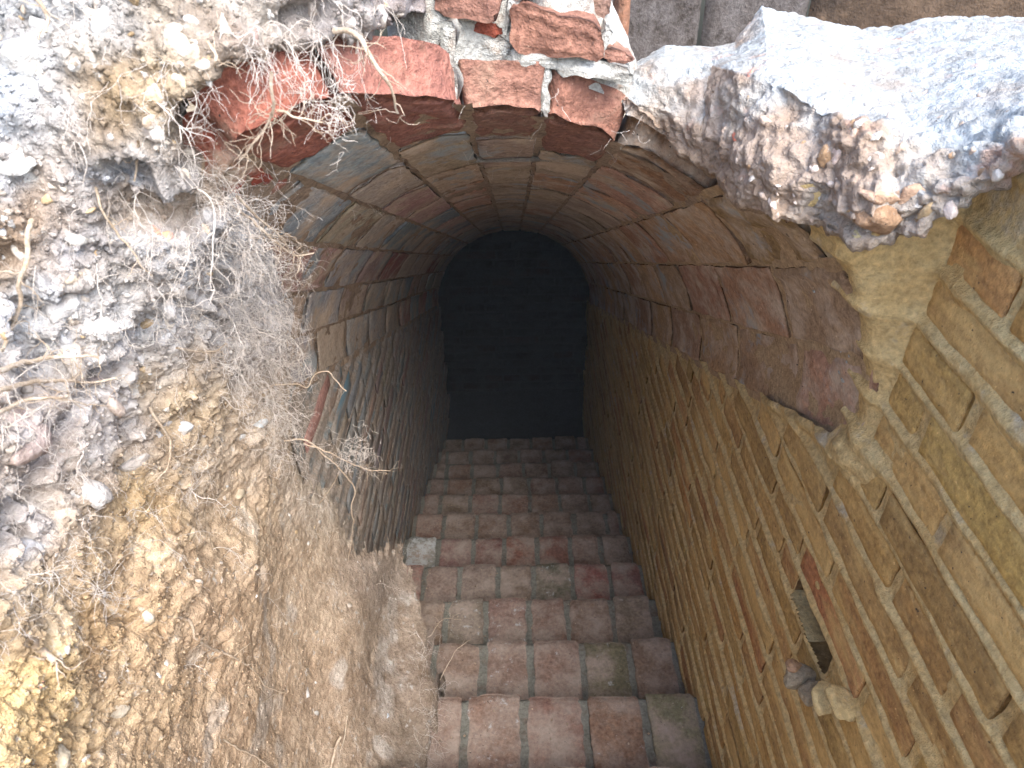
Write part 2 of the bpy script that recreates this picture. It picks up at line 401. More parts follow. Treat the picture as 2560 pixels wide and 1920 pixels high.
# ------------------------------------------------------------------ vault
ANG = [0, 17, 34.5, 52.5, 72, 85, 97, 110.5, 124, 138, 152, 165, 180]
FRONT = [.775, .80, .87, 1.08, 1.02, .965, .82, .72, .76, 1.0, 1.2, 1.25]
SKEW = [0, 0, .02, .01, -.07, -.03, -.15, -.04, .03, .1, 0, 0]         # how far the broken end runs off square across each course
def m_vault(u, v, h):
    a = np.radians(v); return np.stack([(HW-h)*np.cos(a), u, zs(u)+(RV-h)*np.sin(a)], 1)
vault = empty('brick_vault', (0, 1.0, -.9))
tag(vault, 'sloping brick barrel vault roofing the stair passage', 'vault')
for k in range(12):
    a0, a1 = ANG[k], ANG[k+1]
    ys = np.arange(FRONT[k]+.012+abs(SKEW[k])*.5, YEND+.02, .011); aa = np.linspace(a0-1.6, a1+1.6, 18)
    Y, Aa = np.meshgrid(ys, aa, indexing='ij')
    q = np.stack([Y.ravel(), np.radians(Aa.ravel())*.5, np.full(Y.size, 9.1)], 1)
    h = -.0030+.0036*fbm(q, .05, 4, 51)+.003*fbm(q, .015, 2, 53)
    adopt(mesh('mortar_bed', m_vault(Y.ravel(), Aa.ravel(), h), gridf(len(ys), len(aa))[:, ::-1], M['mort_v'] if k > 2 else M['mort_vr']), vault)
VC_R = [(.47, .315, .185), (.43, .285, .175), (.49, .335, .19), (.41, .30, .20), (.46, .30, .19), (.44, .265, .175)]  # right side: brick tones with warm bounced light put into them
VC_T = [(.44, .325, .245), (.41, .335, .265), (.46, .305, .225), (.43, .36, .285), (.39, .325, .27)]
VC_L = [(.43, .375, .31), (.36, .385, .395), (.31, .38, .42), (.46, .345, .315), (.39, .39, .35), (.46, .385, .32), (.42, .26, .24), (.38, .38, .375)]  # left side: brick tones with the sky's blue put into them
nbv = 0
for k in range(12):
    a0, a1 = ANG[k], ANG[k+1]; mid = (a0+a1)/2
    y = FRONT[k]; first = True
    while y < YEND-.02:
        L = random.choice((.285, .29, .28, .30)) if not first else random.choice((.2, .24, .17))
        if k in (3, 4, 5) and first: L = (.18, .21, .17)[k-3]
        if k == 7 and first: L = .15
        y1 = min(y+L, YEND+.01); nbv += 1
        pal = VC_R if mid < 60 else (VC_T if mid < 115 else VC_L)
        c = vary(random.choice(pal), .16, random.uniform(.0, .35))
        mt = M['vault']
        if first and k in (4, 5, 6, 7): c = ((.29, .15, .115, .12), (.29, .16, .125, .15), (.33, .155, .125, .2), (.35, .14, .105, .18))[k-4]; mt = M['red']
        if first and k in (2, 3): c = ((.30, .21, .10, .1), (.29, .17, .095, .1))[k-2]
        if k == 8 and first: c = (.36, .09, .06, .05)
        if k == 9 and nbv % 4 == 0: c = (.30, .13, .12, .0)
        nf = y < 1.7
        gap = .55
        adopt(pillow('brick', m_vault, y, y1-.012, a0+gap, a1-gap, 20 if nf else 9, 12 if nf else 6, .001+random.uniform(-.002, .003), .085 if not first else .066,
                     mt, None, nbv+3000, rough=.0048 if not first else .007, edge=.0035 if not first else .010, jit=.004 if not first else .008, color=c,
                     sides=7 if first else 1, sizes=(1, .0092), wob=(lambda A, B, uu, vv, h, sk=SKEW[k]: (uu+sk*(B-.5)*(1-A), vv, h)) if first else None), vault)
        y = y1+.004; first = False

# ------------------------------------------------------------------ stairs
stairs = empty('staircase', (0, 1.1, -2.2))
tag(stairs, 'brick staircase running down into the dark passage', 'staircase')
TC = {1: [(.21, .13, .105, .1), (.225, .135, .11, .15), (.23, .14, .115, .44), (.235, .13, .11, .12), (.225, .13, .095, .36), (.20, .175, .115, .38)],
      2: [(.2, .13, .1, .1), (.225, .15, .125, .36), (.225, .145, .125, .44), (.225, .14, .12, .38), (.165, .14, .095, .42), (.20, .13, .10, .15)],
      3: [(.2, .13, .1, .1), (.20, .155, .13, .44), (.23, .14, .125, .44), (.20, .115, .095, .12), (.185, .115, .09, .1), (.21, .155, .125, .38)],
      4: [(.26, .085, .075, .1), (.215, .145, .13, .1), (.205, .145, .13, .1), (.20, .14, .115, .1), (.13, .115, .085, .44), (.25, .10, .09, .1), (.22, .105, .095, .1)],
      5: [(.26, .25, .245, .58), (.21, .11, .105, .15), (.19, .095, .085, .1), (.23, .105, .08, .05), (.22, .105, .085, .05), (.19, .11, .09, .05), (.18, .125, .10, .05)]}
JX = {1: [-.47, -.31, -.154, .01, .18, .343, .497], 2: [-.43, -.27, -.114, .036, .2, .35, .495], 3: [-.42, -.26, -.117, .035, .173, .333, .478],
      4: [-.49, -.375, -.235, -.08, .06, .215, .365, .497], 5: [-.495, -.35, -.195, -.06, .085, .23, .365, .497]}
for n in range(-1, 12):
    yn, zn = STEP[n+1]
    def m_tread(u, v, h, zn=zn, yn=yn): return np.stack([u, v, zn+h+.02*np.maximum(0, v-yn+.27)*0], 1)
    xs = np.linspace(-.52, .52, 90); yy = np.concatenate([[yn-.30], np.linspace(yn-.28, yn-.012, 26), [yn-.004, yn-.002, yn]])
    X, Yy = np.meshgrid(xs, yy, indexing='ij')
    q = np.stack([X.ravel(), Yy.ravel(), np.full(X.size, n*1.)], 1)
    H = (-.005+.004*fbm(q, .05, 4, 61)+.002*fbm(q, .012, 2, 63)).reshape(X.shape)
    H[:, -3] -= .006; H[:, -2] -= .09; H[:, -1] -= .17
    Yq = Yy+.003*fbm(q, .06, 3, 66).reshape(X.shape)*(Yy > yn-.02)
    st = mesh('step', np.stack([X.ravel(), Yq.ravel(), zn+H.ravel()], 1), gridf(len(xs), len(yy)), M['mort_t']); adopt(st, stairs)
    js = JX.get(n)
    if js is None:
        off = random.uniform(-.05, .05); js = [-.495]+[x for x in np.arange(-.40, .45, .156)+off]+[.495]
    for i in range(len(js)-1):
        cl = TC[n][i] if n in TC and i < len(TC[n]) else vary(random.choice([(.2, .13, .105), (.22, .125, .10), (.18, .12, .095)]), .15, random.uniform(0, .3))
        cl = tuple(np.array(cl[:3])*np.array([1.14, 1.27, 1.22]))+(cl[3],)
        wd = .011
        tilt = random.uniform(-.004, .004); nose = random.uniform(-.006, .012)
        def wob(A, B, uu, vv, h, tilt=tilt): return uu, vv, h+tilt*(A-.5)*2-.006*np.clip((B-.9)/.1, 0, 1)
        b = pillow('brick', m_tread, js[i]+wd, js[i+1]-wd+.003, yn-.262+random.uniform(0, .006), yn+nose, 12, 18, .004+random.uniform(-.003, .006), .055, M['tread'], None, 5000+n*20+i,
                   rough=.0024, edge=.009, jit=.006, color=cl, wob=wob)
        b.parent = st; b.matrix_parent_inverse = Matrix.Identity(4)

# floor at the foot, chamber and end wall, the far shade put into their colours
YE2 = 4.5
fy = np.linspace(STEP[-1][0]-.05, YE2+.05, 30); fx = np.linspace(-1.35, 1.35, 30)
X, Yy = np.meshgrid(fx, fy, indexing='ij'); q = np.stack([X.ravel(), Yy.ravel(), X.ravel()*0], 1)
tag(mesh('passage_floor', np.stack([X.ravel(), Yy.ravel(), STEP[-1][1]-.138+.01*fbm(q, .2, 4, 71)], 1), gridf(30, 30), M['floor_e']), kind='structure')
endw = empty('end_wall', (0, YE2, -3.1))
tag(endw, 'brick wall at the far end, near black with painted shade, beyond the foot of the stair', 'end wall')
ch = [(-1.3, YEND+.03), (-1.3, YE2+.02), (1.3, YE2+.02), (1.3, YEND+.03)]
cv = [(x, y, z) for z in (-3.6, -1.35) for x, y in ch]+[(-1.3, YEND+.03, -1.35), (-.52, YEND+.03, -1.35), (-.52, YEND+.03, -3.6), (-1.3, YEND+.03, -3.6), (1.3, YEND+.03, -1.35), (.52, YEND+.03, -1.35), (.52, YEND+.03, -3.6), (1.3, YEND+.03, -3.6)]
cvo = [(x*.9999, y, z) for x, y, z in cv]
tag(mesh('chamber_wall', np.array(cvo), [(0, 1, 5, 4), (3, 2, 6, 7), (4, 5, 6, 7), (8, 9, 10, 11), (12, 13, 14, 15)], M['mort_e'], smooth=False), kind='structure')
ex = np.linspace(-1.3, 1.3, 80); ez = np.linspace(-3.6, -1.3, 90)
X, Zz = np.meshgrid(ex, ez, indexing='ij'); q = np.stack([X.ravel(), X.ravel()*0, Zz.ravel()], 1)
adopt(mesh('mortar_bed', np.stack([X.ravel(), YE2+.004*fbm(q, .06, 3, 81), Zz.ravel()], 1), gridf(80, 90), M['mort_e']), endw)
def m_end(u, v, h): return np.stack([u, YE2-.004-h, v], 1)
kk = 0
for r in range(28):
    z = -3.50+r*.0705
    x = -.85-random.uniform(0, .2)
    while x < .85:
        L = random.choice((.28, .14, .28)); kk += 1
        xa, xb = max(x, -.84), min(x+L, .84)
        if xb-xa > .04:
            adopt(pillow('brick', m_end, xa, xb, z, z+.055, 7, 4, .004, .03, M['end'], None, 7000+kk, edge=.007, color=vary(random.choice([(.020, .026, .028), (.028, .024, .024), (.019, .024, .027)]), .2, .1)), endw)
        x += L+.014

# ------------------------------------------------------------------ soil bank on the left (round the pit, azimuth from +Y to the left)
def ctl(lst): return np.array([at(px, py, y) for px, py, y in lst])
EDGE = [(1084, -60, .93), (1080, 0, .92), (1076, 60, .90), (1000, 105, .82), (925, 140, .78), (835, 150, .755), (740, 190, .71), (600, 235, .685), (500, 290, .67),
        (490, 380, .67), (540, 430, .69), (610, 500, .78), (680, 560, .93), (715, 650, 1.05), (740, 790, 1.2), (740, 950, 1.21), (755, 1110, 1.25),
        (815, 1250, 1.30), (880, 1365, 1.31), (970, 1375, 1.41), (1030, 1425, 1.46), (1086, 1550, 1.45), (1118, 1690, 1.20), (1098, 1800, 1.05), (1096, 1920, .885), (1075, 2150, .70)]
INNER = [(0, 0, .72), (300, 0, .70), (600, 0, .71), (850, 0, .78), (0, 300, .66), (250, 250, .66), (400, 200, .67), (0, 560, .62), (250, 520, .65), (430, 520, .69),
         (0, 960, .54), (300, 960, .68), (550, 960, .88), (0, 1400, .45), (300, 1400, .57), (550, 1400, .79), (750, 1400, 1.10), (0, 1900, .33), (300, 1900, .43),
         (550, 1900, .60), (800, 1900, .80), (650, 1650, .80), (900, 1650, 1.05), (900, 1480, 1.19), (1000, 1800, 1.0), (1000, 1600, 1.23)]
pe, pi_ = ctl(EDGE), ctl(INNER)
def az_d(P): return np.arctan2(-P[:, 0], P[:, 1]), np.hypot(P[:, 0], P[:, 1])
ae, de = az_d(pe); ai, di = az_d(pi_)
extra = [(1.35, -.1, .56), (1.35, -1.0, .50), (1.35, -1.8, .36), (2.2, -.1, .75), (2.2, -1.0, .70), (2.2, -1.6, .6), (.8, .05, .64), (.3, .05, .74), (1.0, -1.9, .34), (.6, -2.0, .55)]
ca = np.concatenate([ae, ai, [e[0] for e in extra]]); cz = np.concatenate([pe[:, 2], pi_[:, 2], [e[1] for e in extra]]); cd_ = np.concatenate([de, di, [e[2] for e in extra]])
def tps(r): return np.where(r > 1e-9, r*r*np.log(np.maximum(r, 1e-9)), 0)
C2 = np.stack([ca, cz*.8], 1); K = tps(np.linalg.norm(C2[:, None]-C2[None], axis=2))+np.eye(len(C2))*.004
Pm = np.concatenate([np.ones((len(C2), 1)), C2], 1)
Wt = np.linalg.solve(np.block([[K, Pm], [Pm.T, np.zeros((3, 3))]]), np.concatenate([cd_, np.zeros(3)]))
def soil_d(a, z):
    out = np.zeros(len(a))
    for i in range(0, len(a), 60000):
        q = np.stack([a[i:i+60000], z[i:i+60000]*.8], 1)
        out[i:i+60000] = tps(np.linalg.norm(q[:, None]-C2[None], axis=2))@Wt[:len(C2)]+Wt[-3]+q@Wt[-2:]
    return out
poly = np.concatenate([np.stack([ae, pe[:, 2]], 1), [[.25, -2.1], [2.4, -2.1], [2.4, .06], [.08, .06]]])
def edge_dist(a, z):                                   # signed distance inside the outline (metres-ish)
    q = np.stack([a*.8, z], 1); pp = poly*np.array([.8, 1]); best = np.full(len(a), 9.); ins = np.zeros(len(a), bool)
    for i in range(len(pp)):
        A_, B_ = pp[i], pp[(i+1) % len(pp)]; ab = B_-A_
        t = np.clip(((q-A_)@ab)/(ab@ab+1e-12), 0, 1)
        dd = np.linalg.norm(q-(A_+t[:, None]*ab), axis=1)
        if i < len(EDGE): best = np.minimum(best, dd)
        c = ((A_[1] > q[:, 1]) != (B_[1] > q[:, 1])) & (q[:, 0] < (B_[0]-A_[0])*(q[:, 1]-A_[1])/(B_[1]-A_[1]+1e-12)+A_[0])
        ins ^= c
    return np.where(ins, best, -best)
az = np.concatenate([np.arange(.06, 1.05, .0024), np.arange(1.06, 2.4, .03)]); zz = np.arange(-2.1, .06, .0029)
zc = np.linspace(-2.1, .06, 260); Aq, Zq = np.meshgrid(az, zc, indexing='ij')
Dq = np.clip(soil_d(Aq.ravel(), Zq.ravel()).reshape(Aq.shape), .3, 1.75)
arc = np.concatenate([np.zeros((len(az), 1)), np.cumsum(np.hypot(np.diff(Zq, axis=1), np.diff(Dq, axis=1)), 1)], 1)
NR = 820                                                # rows evenly spaced along the slope of each column
rows_ = np.linspace(0, 1, NR)
Zq = np.stack([np.interp(rows_*arc[i, -1], arc[i], zc) for i in range(len(az))]); zz = rows_
Aq = np.repeat(az[:, None], NR, 1); a_, z_ = Aq.ravel(), Zq.ravel()
d0 = np.clip(soil_d(a_, z_), .3, 1.75)
P0 = np.stack([-np.sin(a_)*d0, np.cos(a_)*d0, z_], 1)
wob_e = (.012*fbm(P0, .05, 4, 91)+.008*fbm(P0, .016, 2, 92))*(.85+.15*sstep(z_, -1.3, -1.0))
sdist = edge_dist(a_, z_)+wob_e
rough_up = sstep(z_, -1.25, -.55)                       # stony above, clay below
disp = (.040*fbm(P0, .22, 2, 101)+.024*fbm(P0, .085, 3, 102, billow=True)*(.35+.65*rough_up)+.011*fbm(P0, .034, 3, 103, billow=True)*(.45+.55*rough_up)
        + (.0035+.0025*rough_up)*fbm(P0, .012, 3, 104, gain=.65)+.0030*fbm(P0, .0062, 2, 105, gain=.8))
pit = fbm(P0, .06, 3, 106); disp -= (.014+.021*rough_up)*sstep(pit, .28, .5)
# the brown recessed layer under the grey upper crust
st_z = z_-(-.262+.10*(a_-.42))+.02*fbm(P0, .1, 2, 107)
band = sstep(st_z, -.055, -.04)*(1-sstep(st_z, .0, .014))*sstep(a_, .2, .27)*(1-sstep(a_, .50, .58))
disp -= .035*band
st2 = z_-(-.45-.22*(a_-.60))+.02*fbm(P0, .1, 2, 108)
band2 = sstep(st2, -.03, -.018)*(1-sstep(st2, .0, .01))*sstep(a_, .50, .55); disp -= .04*band2
keepw = sstep(sdist, .0, .05)
disp = disp*(.35+.65*keepw)*(.30+.70*sstep(z_, -1.45, -1.0))
G0 = P0.reshape(len(az), len(zz), 3); sn_ = np.cross(np.gradient(G0, axis=0), np.gradient(G0, axis=1)).reshape(-1, 3)
sn_ /= np.linalg.norm(sn_, axis=1, keepdims=True)+1e-12; sn_ *= -np.sign((sn_*P0).sum(1, keepdims=True))
rimb = (.03+.13*sstep(z_, -1.35, -1.15))*(1-sstep(sdist, -.004, .010+.022*sstep(z_, -1.35, -1.15)))**2-.01
d1 = d0+rimb
P1 = np.stack([-np.sin(a_)*d1, np.cos(a_)*d1, z_], 1)+sn_*disp[:, None]
P1[:, 2] -= .20*(1-sstep(sdist, -.004, .010))**2*(1-sstep(z_, -1.35, -1.15))*(1-sstep(a_, .17, .21))
d1 = d1-disp*.7
inn = (sdist > -.004).reshape(Aq.shape); kp = inn[:-1, :-1] & inn[1:, :-1] & inn[1:, 1:] & inn[:-1, 1:]
# earth colours by layer, with skylight and brightness by height mixed in below
TINT = [((0, 0), (.42, .42, .40)), ((300, 60), (.42, .40, .36)), ((600, 40), (.40, .36, .30)), ((850, 40), (.37, .33, .29)), ((1000, 60), (.36, .31, .28)), ((0, 300), (.43, .44, .43)), ((0, 450), (.44, .44, .43)),
        ((400, 180), (.33, .25, .15)), ((600, 140), (.28, .22, .17)), ((330, 260), (.34, .25, .14)), ((480, 230), (.32, .26, .19)), ((40, 530), (.34, .23, .13)), ((120, 490), (.34, .24, .15)),
        ((200, 560), (.42, .41, .40)), ((350, 450), (.43, .43, .42)), ((560, 560), (.42, .40, .37)), ((100, 800), (.43, .42, .40)), ((300, 800), (.42, .40, .37)), ((550, 800), (.40, .37, .33)), ((690, 800), (.40, .37, .34)),
        ((100, 1050), (.39, .34, .30)), ((300, 1050), (.40, .36, .32)), ((500, 1030), (.36, .28, .18)), ((650, 1080), (.40, .35, .27)), ((100, 1300), (.40, .36, .32)), ((250, 1380), (.37, .28, .17)), ((400, 1250), (.40, .29, .15)),
        ((600, 1300), (.38, .31, .21)), ((740, 1250), (.38, .35, .30)), ((120, 1560), (.37, .29, .19)), ((300, 1550), (.38, .26, .13)), ((550, 1550), (.34, .25, .16)), ((760, 1500), (.31, .26, .20)), ((930, 1450), (.24, .20, .165)),
        ((60, 1750), (.40, .29, .14)), ((150, 1860), (.40, .29, .14)), ((350, 1800), (.37, .28, .16)), ((600, 1800), (.30, .22, .145)), ((820, 1750), (.26, .21, .16)), ((980, 1700), (.21, .17, .135)), ((1000, 1880), (.20, .165, .13))]
ta = np.array([math.atan2(-ray(*t[0])[0], ray(*t[0])[1]) for t in TINT])
te = np.array([ray(*t[0])[2]/math.hypot(*ray(*t[0])[:2]) for t in TINT]); tc = np.array([t[1] for t in TINT])
el = z_/np.maximum(d1, .1)
wsum = 0; cs = 0
aj = a_+.05*fbm(P0, .06, 3, 111); ej = el+.06*fbm(P0, .06, 3, 112)
for i in range(len(ta)):
    ww = 1/(((aj-ta[i])**2+((ej-te[i])*.75)**2)+.0006)**1.6; wsum = wsum+ww; cs = cs+ww[:, None]*tc[i]
tint = cs/wsum[:, None]
greyish = np.clip(1-(tint.max(1)-tint.min(1))/.12, 0, 1)[:, None]; tint = tint*(1+greyish*np.array([.0, .08, .20]))  # blue of the skylight painted into the grey earth
tint = tint*(1-np.array([.24, .21, .15])*sstep(z_, -.42, -.28)[:, None])  # top darkened in the colour to hold back strong light there
tint = tint*(1+np.array([.05, .09, .16])*(sstep(z_, -.34, -.46)*(1-sstep(z_, -.80, -1.0)))[:, None]); low_ = (sstep(z_, -.55, -.95)*(.25+.75*sstep(a_, .30, .46)))[:, None]; tint = tint*(1+.22*low_*np.array([1.0, 1.0, 1.1]))  # middle and lower bank lightened in the colour where little light falls
tint = tint*(1-.62*low_)+.62*low_*np.array([.40, .315, .23])
tint = tint*(1-.5*band[:, None])+.5*band[:, None]*np.array([.36, .25, .13])
g = sstep(fbm(P0, .09, 3, 113), .2, .45)[:, None]*.5*(1-rough_up[:, None]); tint = tint*(1-g)+g*np.array([.42, .41, .39])
used = np.zeros(len(a_), bool); Fq = gridf(len(az), len(zz), kp); used[Fq.ravel()] = True
remap = np.cumsum(used)-1
soil = mesh('soil_bank', P1[used], remap[Fq], M['soil'], cols=tint[used]); tag(soil, kind='structure')
soil['label'] = 'cut bank of pale stony earth over tan clay on the left'
sme = soil.data
tree = BVHTree.FromPolygons([v.co for v in sme.vertices], [tuple(p.vertices) for p in sme.polygons])
def soil_hit(px, py):
    v = Vector(ray(px, py)).normalized(); r = tree.ray_cast(Vector((0, 0, 0)), v, 4)
    return (r[0], r[1]) if r[0] is not None else (None, None)

# ------------------------------------------------------------------ stones in the bank
SC = [(.46, .47, .47), (.50, .50, .50), (.44, .41, .37), (.48, .45, .40), (.42, .33, .21), (.40, .37, .34)]
stone_meshes = []
for i in range(14):
    o = rock('stone', 200+i, 12, M['stone'])
    stone_meshes.append(o.data); bpy.data.objects.remove(o)
def stone(p, r, c, parent, nrm=None, sink=.35, i=None):
    o = bpy.data.objects.new('stone', stone_meshes[i if i is not None else random.randrange(14)]); col.objects.link(o)
    q = Vector(p)
    if nrm is not None: q = q-nrm*r*sink
    o.location = q; o.scale = (r, r*random.uniform(.75, 1.1), r*random.uniform(.7, 1)); o.rotation_euler = (random.uniform(0, 6.3), random.uniform(0, 6.3), random.uniform(0, 6.3))
    o.color = (*c, 1); o.parent = parent
    return o
BIG = [(500, 1035, .020, (.40, .27, .12)), (655, 1068, .017, (.46, .50, .52)), (605, 1090, .016, (.46, .48, .49)), (230, 1240, .035, (.44, .44, .44)), (390, 1080, .017, (.45, .46, .47)), (465, 1075, .018, (.45, .46, .47)), (60, 1370, .028, (.42, .44, .47)),
       (340, 1165, .03, (.42, .40, .38)), (310, 935, .017, (.43, .43, .43)), (350, 890, .015, (.46, .47, .48)), (460, 720, .02, (.45, .44, .43)), (480, 735, .016, (.40, .40, .40)), (420, 785, .014, (.46, .46, .46)), (490, 840, .014, (.40, .37, .33)),
       (395, 578, .010, (.52, .22, .16)), (425, 590, .008, (.48, .3, .25)), (385, 262, .018, (.38, .30, .22)), (395, 235, .010, (.42, .40, .38)), (385, 315, .014, (.42, .34, .26)), (445, 195, .011, (.46, .40, .30)), (470, 440, .012, (.44, .40, .34)),
       (520, 575, .011, (.46, .40, .33)), (430, 100, .02, (.38, .35, .30)), (105, 60, .03, (.42, .44, .45)), (60, 160, .04, (.43, .45, .46)), (40, 400, .04, (.43, .45, .46)), (150, 780, .03, (.44, .45, .46)), (200, 900, .03, (.40, .38, .36)), (190, 690, .012, (.46, .42, .36)),
       (80, 1090, .045, (.36, .30, .28)), (275, 1020, .03, (.42, .36, .32)), (250, 950, .025, (.38, .34, .34)), (600, 1240, .025, (.40, .36, .28)), (480, 1330, .02, (.42, .36, .26)), (360, 1540, .022, (.46, .41, .33)), (290, 1780, .022, (.40, .37, .31)), (150, 1885, .02, (.46, .42, .33)),
       (165, 1800, .007, (.62, .60, .55)), (105, 1715, .009, (.48, .2, .15)), (210, 1815, .008, (.44, .37, .28)), (490, 1450, .016, (.40, .36, .31)), (725, 1290, .014, (.43, .42, .40)), (800, 1300, .018, (.43, .43, .42)), (770, 1360, .012, (.42, .42, .41)), (640, 1490, .008, (.44, .42, .40)), (715, 1560, .011, (.46, .43, .38)),
       (990, 1498, .008, (.52, .52, .50)), (940, 1530, .008, (.40, .40, .38)), (870, 1510, .018, (.36, .34, .31)), (770, 1720, .022, (.40, .40, .40)), (790, 1790, .014, (.36, .36, .35)), (970, 1790, .012, (.38, .42, .46)), (830, 1630, .008, (.38, .40, .42)), (950, 1560, .006, (.30, .25, .2)),
       (560, 60, .025, (.42, .40, .36)), (780, 40, .02, (.40, .36, .33)), (870, 60, .012, (.40, .38, .36)), (960, 50, .014, (.45, .44, .43)), (640, 100, .014, (.24, .18, .16)), (250, 40, .022, (.42, .44, .45)), (520, 290, .018, (.42, .44, .46)), (465, 350, .014, (.44, .42, .38)), (330, 620, .02, (.44, .44, .44))]
stones = 0
for px, py, r, c in BIG:
    p, nn = soil_hit(px, py)
    if p is None: continue
    if nn.dot(p) > 0: nn = -nn
    stone(p, r*(.8 if r > .024 else 1), tuple(v*1.12 for v in c), soil, nn, .42); stones += 1
while stones < 285:
    px, py = random.uniform(-20, 1060), random.uniform(-20, 1930)
    p, nn = soil_hit(px, py)
    if p is None: continue
    if nn.dot(p) > 0: nn = -nn
    up = 1 if py < 1200-.2*(px-400) else .45
    if random.random() > up: continue
    r = random.choice((.004, .005, .006, .007, .009, .012))*(1.0 if up == 1 else .75)
    stone(p, r, random.choice(SC), soil, nn, random.uniform(.2, .5)); stones += 1

def tris_soup(pts, nrm, rmin, rmax, n0):
    """loose grains: squashed octahedra, joined."""
    V = []; Fq = []
    O = np.array([[1, 0, 0], [-1, 0, 0], [0, 1, 0], [0, -1, 0], [0, 0, 1], [0, 0, -1]], float)
    T = np.array([[0, 2, 4], [2, 1, 4], [1, 3, 4], [3, 0, 4], [2, 0, 5], [1, 2, 5], [3, 1, 5], [0, 3, 5]])
    n = len(pts); r = rmin+(rmax-rmin)*rng.random(n)**3
    r = r*(.65+.35*sstep(pts[:, 2], -1.2, -.6)); J = O[None]*(1+rng.uniform(-.35, .35, (n, 6, 1)))*rng.uniform(.6, 1.2, (n, 1, 3))
    th = rng.uniform(0, 6.28, n); cs_, sn = np.cos(th), np.sin(th)
    X = J[..., 0]*cs_[:, None]-J[..., 1]*sn[:, None]; Y = J[..., 0]*sn[:, None]+J[..., 1]*cs_[:, None]
    Q = np.stack([X, Y*.8+J[..., 2]*.6, J[..., 2]*.8-Y*.6], -1)*r[:, None, None]+pts[:, None]+nrm[:, None]*r[:, None, None]*.2
    return Q.reshape(-1, 3), (T[None]+6*np.arange(n)[:, None, None]).reshape(-1, 3)
vs = np.where(used)[0]; vis = vs[(a_[vs] < 1.05)]
pick = rng.choice(vis, 42000); gp = P1[pick]; gn = -gp/np.linalg.norm(gp, axis=1, keepdims=True)
dens = .6+.4*sstep(gp[:, 2], -1.3, -.6); kq = rng.random(len(pick)) < dens; gp, gn = gp[kq], gn[kq]
V, T = tris_soup(gp, gn, .0008, .0050, 0)
tc_ = np.repeat(np.clip(tint[pick[kq]]*rng.uniform(.7, 1.35, (len(gp), 1))+rng.uniform(-.02, .05, (len(gp), 1)), .05, .6), 6, 0)
gr = mesh('gravel', V, T, M['soil'], None, smooth=False, cols=tc_); tag(gr, 'fine gravel and crumbs of earth in the bank', kind='stuff'); gr.parent = soil

for i, (px, py, sc) in enumerate(((2035, 728, .0052), (2101, 876, .0045), (2122, 890, .003), (2116, 905, .003), (2098, 930, .0035), (2106, 950, .0055), (2110, 962, .004), (1985, 770, .003), (2040, 936, .003))):
    v = ray(px, py); a_hit = None
    for yy in np.arange(.5, 1.6, .002):
        p = v*(yy/v[1]); rr_ = (p[0]/HW)**2+(max(p[2]-zs(yy), 0)/RV)**2
        if rr_ >= 1 and p[2] > zs(yy)-.02: a_hit = p; break
    if a_hit is None: continue
    o = rock('lime_fleck', 950+i, 8, M['mort_w']); o.location = a_hit; o.scale = (sc*.35, sc*1.3, sc); adopt(o, vault)
# crumbs of earth and mortar fallen on the treads
cp = []
for n in range(0, 8):
    yn, zn = STEP[n+1]; m_ = 420 if n < 5 else 160
    x = np.where(rng.random(m_) < .55, -.48+rng.exponential(.10, m_), rng.uniform(-.49, .49, m_)); y = yn-.262+np.where(rng.random(m_) < .5, rng.exponential(.03, m_), rng.uniform(0, .25, m_))
    k_ = (x < .48) & (y < yn-.012); cp.append(np.stack([x[k_], y[k_], np.full(k_.sum(), zn+.0055)], 1))
cp = np.concatenate(cp); V, T = tris_soup(cp, np.tile(np.array([0, 0, 1.]), (len(cp), 1)), .001, .0075, 0)
tcc = np.repeat(np.array([.30, .24, .18])*rng.uniform(.6, 1.6, (len(cp), 1)), 6, 0)
tag(mesh('crumbs', V, T, M['soil'], None, smooth=False, cols=tcc), 'crumbs of earth and mortar scattered over the brick treads', 'crumbs', kind='stuff')

# ------------------------------------------------------------------ lime rubble ledge on the right
COLS = [((1540, 190, 1.15), (1545, 215, 1.10), (1548, 262, 1.09)),
        ((1573, 165, 1.2), (1573, 190, 1.1), (1573, 275, 1.03)), ((1660, 112, 1.2), (1660, 150, 1.08), (1660, 345, 1.03)), ((1780, 108, 1.2), (1780, 165, 1.05), (1770, 435, .95)),
        ((1835, 100, 1.22), (1835, 180, .95), (1840, 500, .88)), ((1905, 12, 1.3), (1920, 190, .90), (1930, 555, .79)), ((2060, 40, 1.3), (2050, 250, .83), (2060, 590, .755)),
        ((2130, 62, 1.3), (2120, 300, .79), (2130, 590, .735)), ((2230, 60, 1.3), (2200, 330, .77), (2210, 590, .72)), ((2310, 42, 1.3), (2320, 360, .75), (2320, 565, .69)), ((2450, 28, 1.3), (2450, 350, .72), (2450, 480, .665)),
        ((2560, 38, 1.3), (2560, 320, .69), (2570, 355, .665)), ((3000, 60, 1.3), (3000, 330, .52), (3000, 370, .51)), ((4200, 60, 1.3), (4200, 330, .32), (4200, 370, .31))]
prof = []
for b_, f_, l_ in COLS:
    b3, f3, l3 = at(*b_), at(*f_), at(*l_)
    back = b3+np.array([.02, .04, -.09]); under = l3+np.array([.06, .10, -.03])
    mid = f3*.45+l3*.55+np.array([-.012, -.02, .0])
    back[2] = max(back[2], zs(back[1])+.62*math.sqrt(max(0, 1-(back[0]/.6)**2)))
    prof.append([back, b3, b3*.5+f3*.5+np.array([0, 0, .006]), f3, mid, l3, under])
prof = np.array(prof)                                  # ncol, 7, 3
tcol = np.concatenate([[0], np.cumsum(np.linalg.norm(np.diff(prof[:, 3], axis=0), axis=1))]); tcol = tcol*0.4+np.arange(len(COLS))*.06
nu = 460
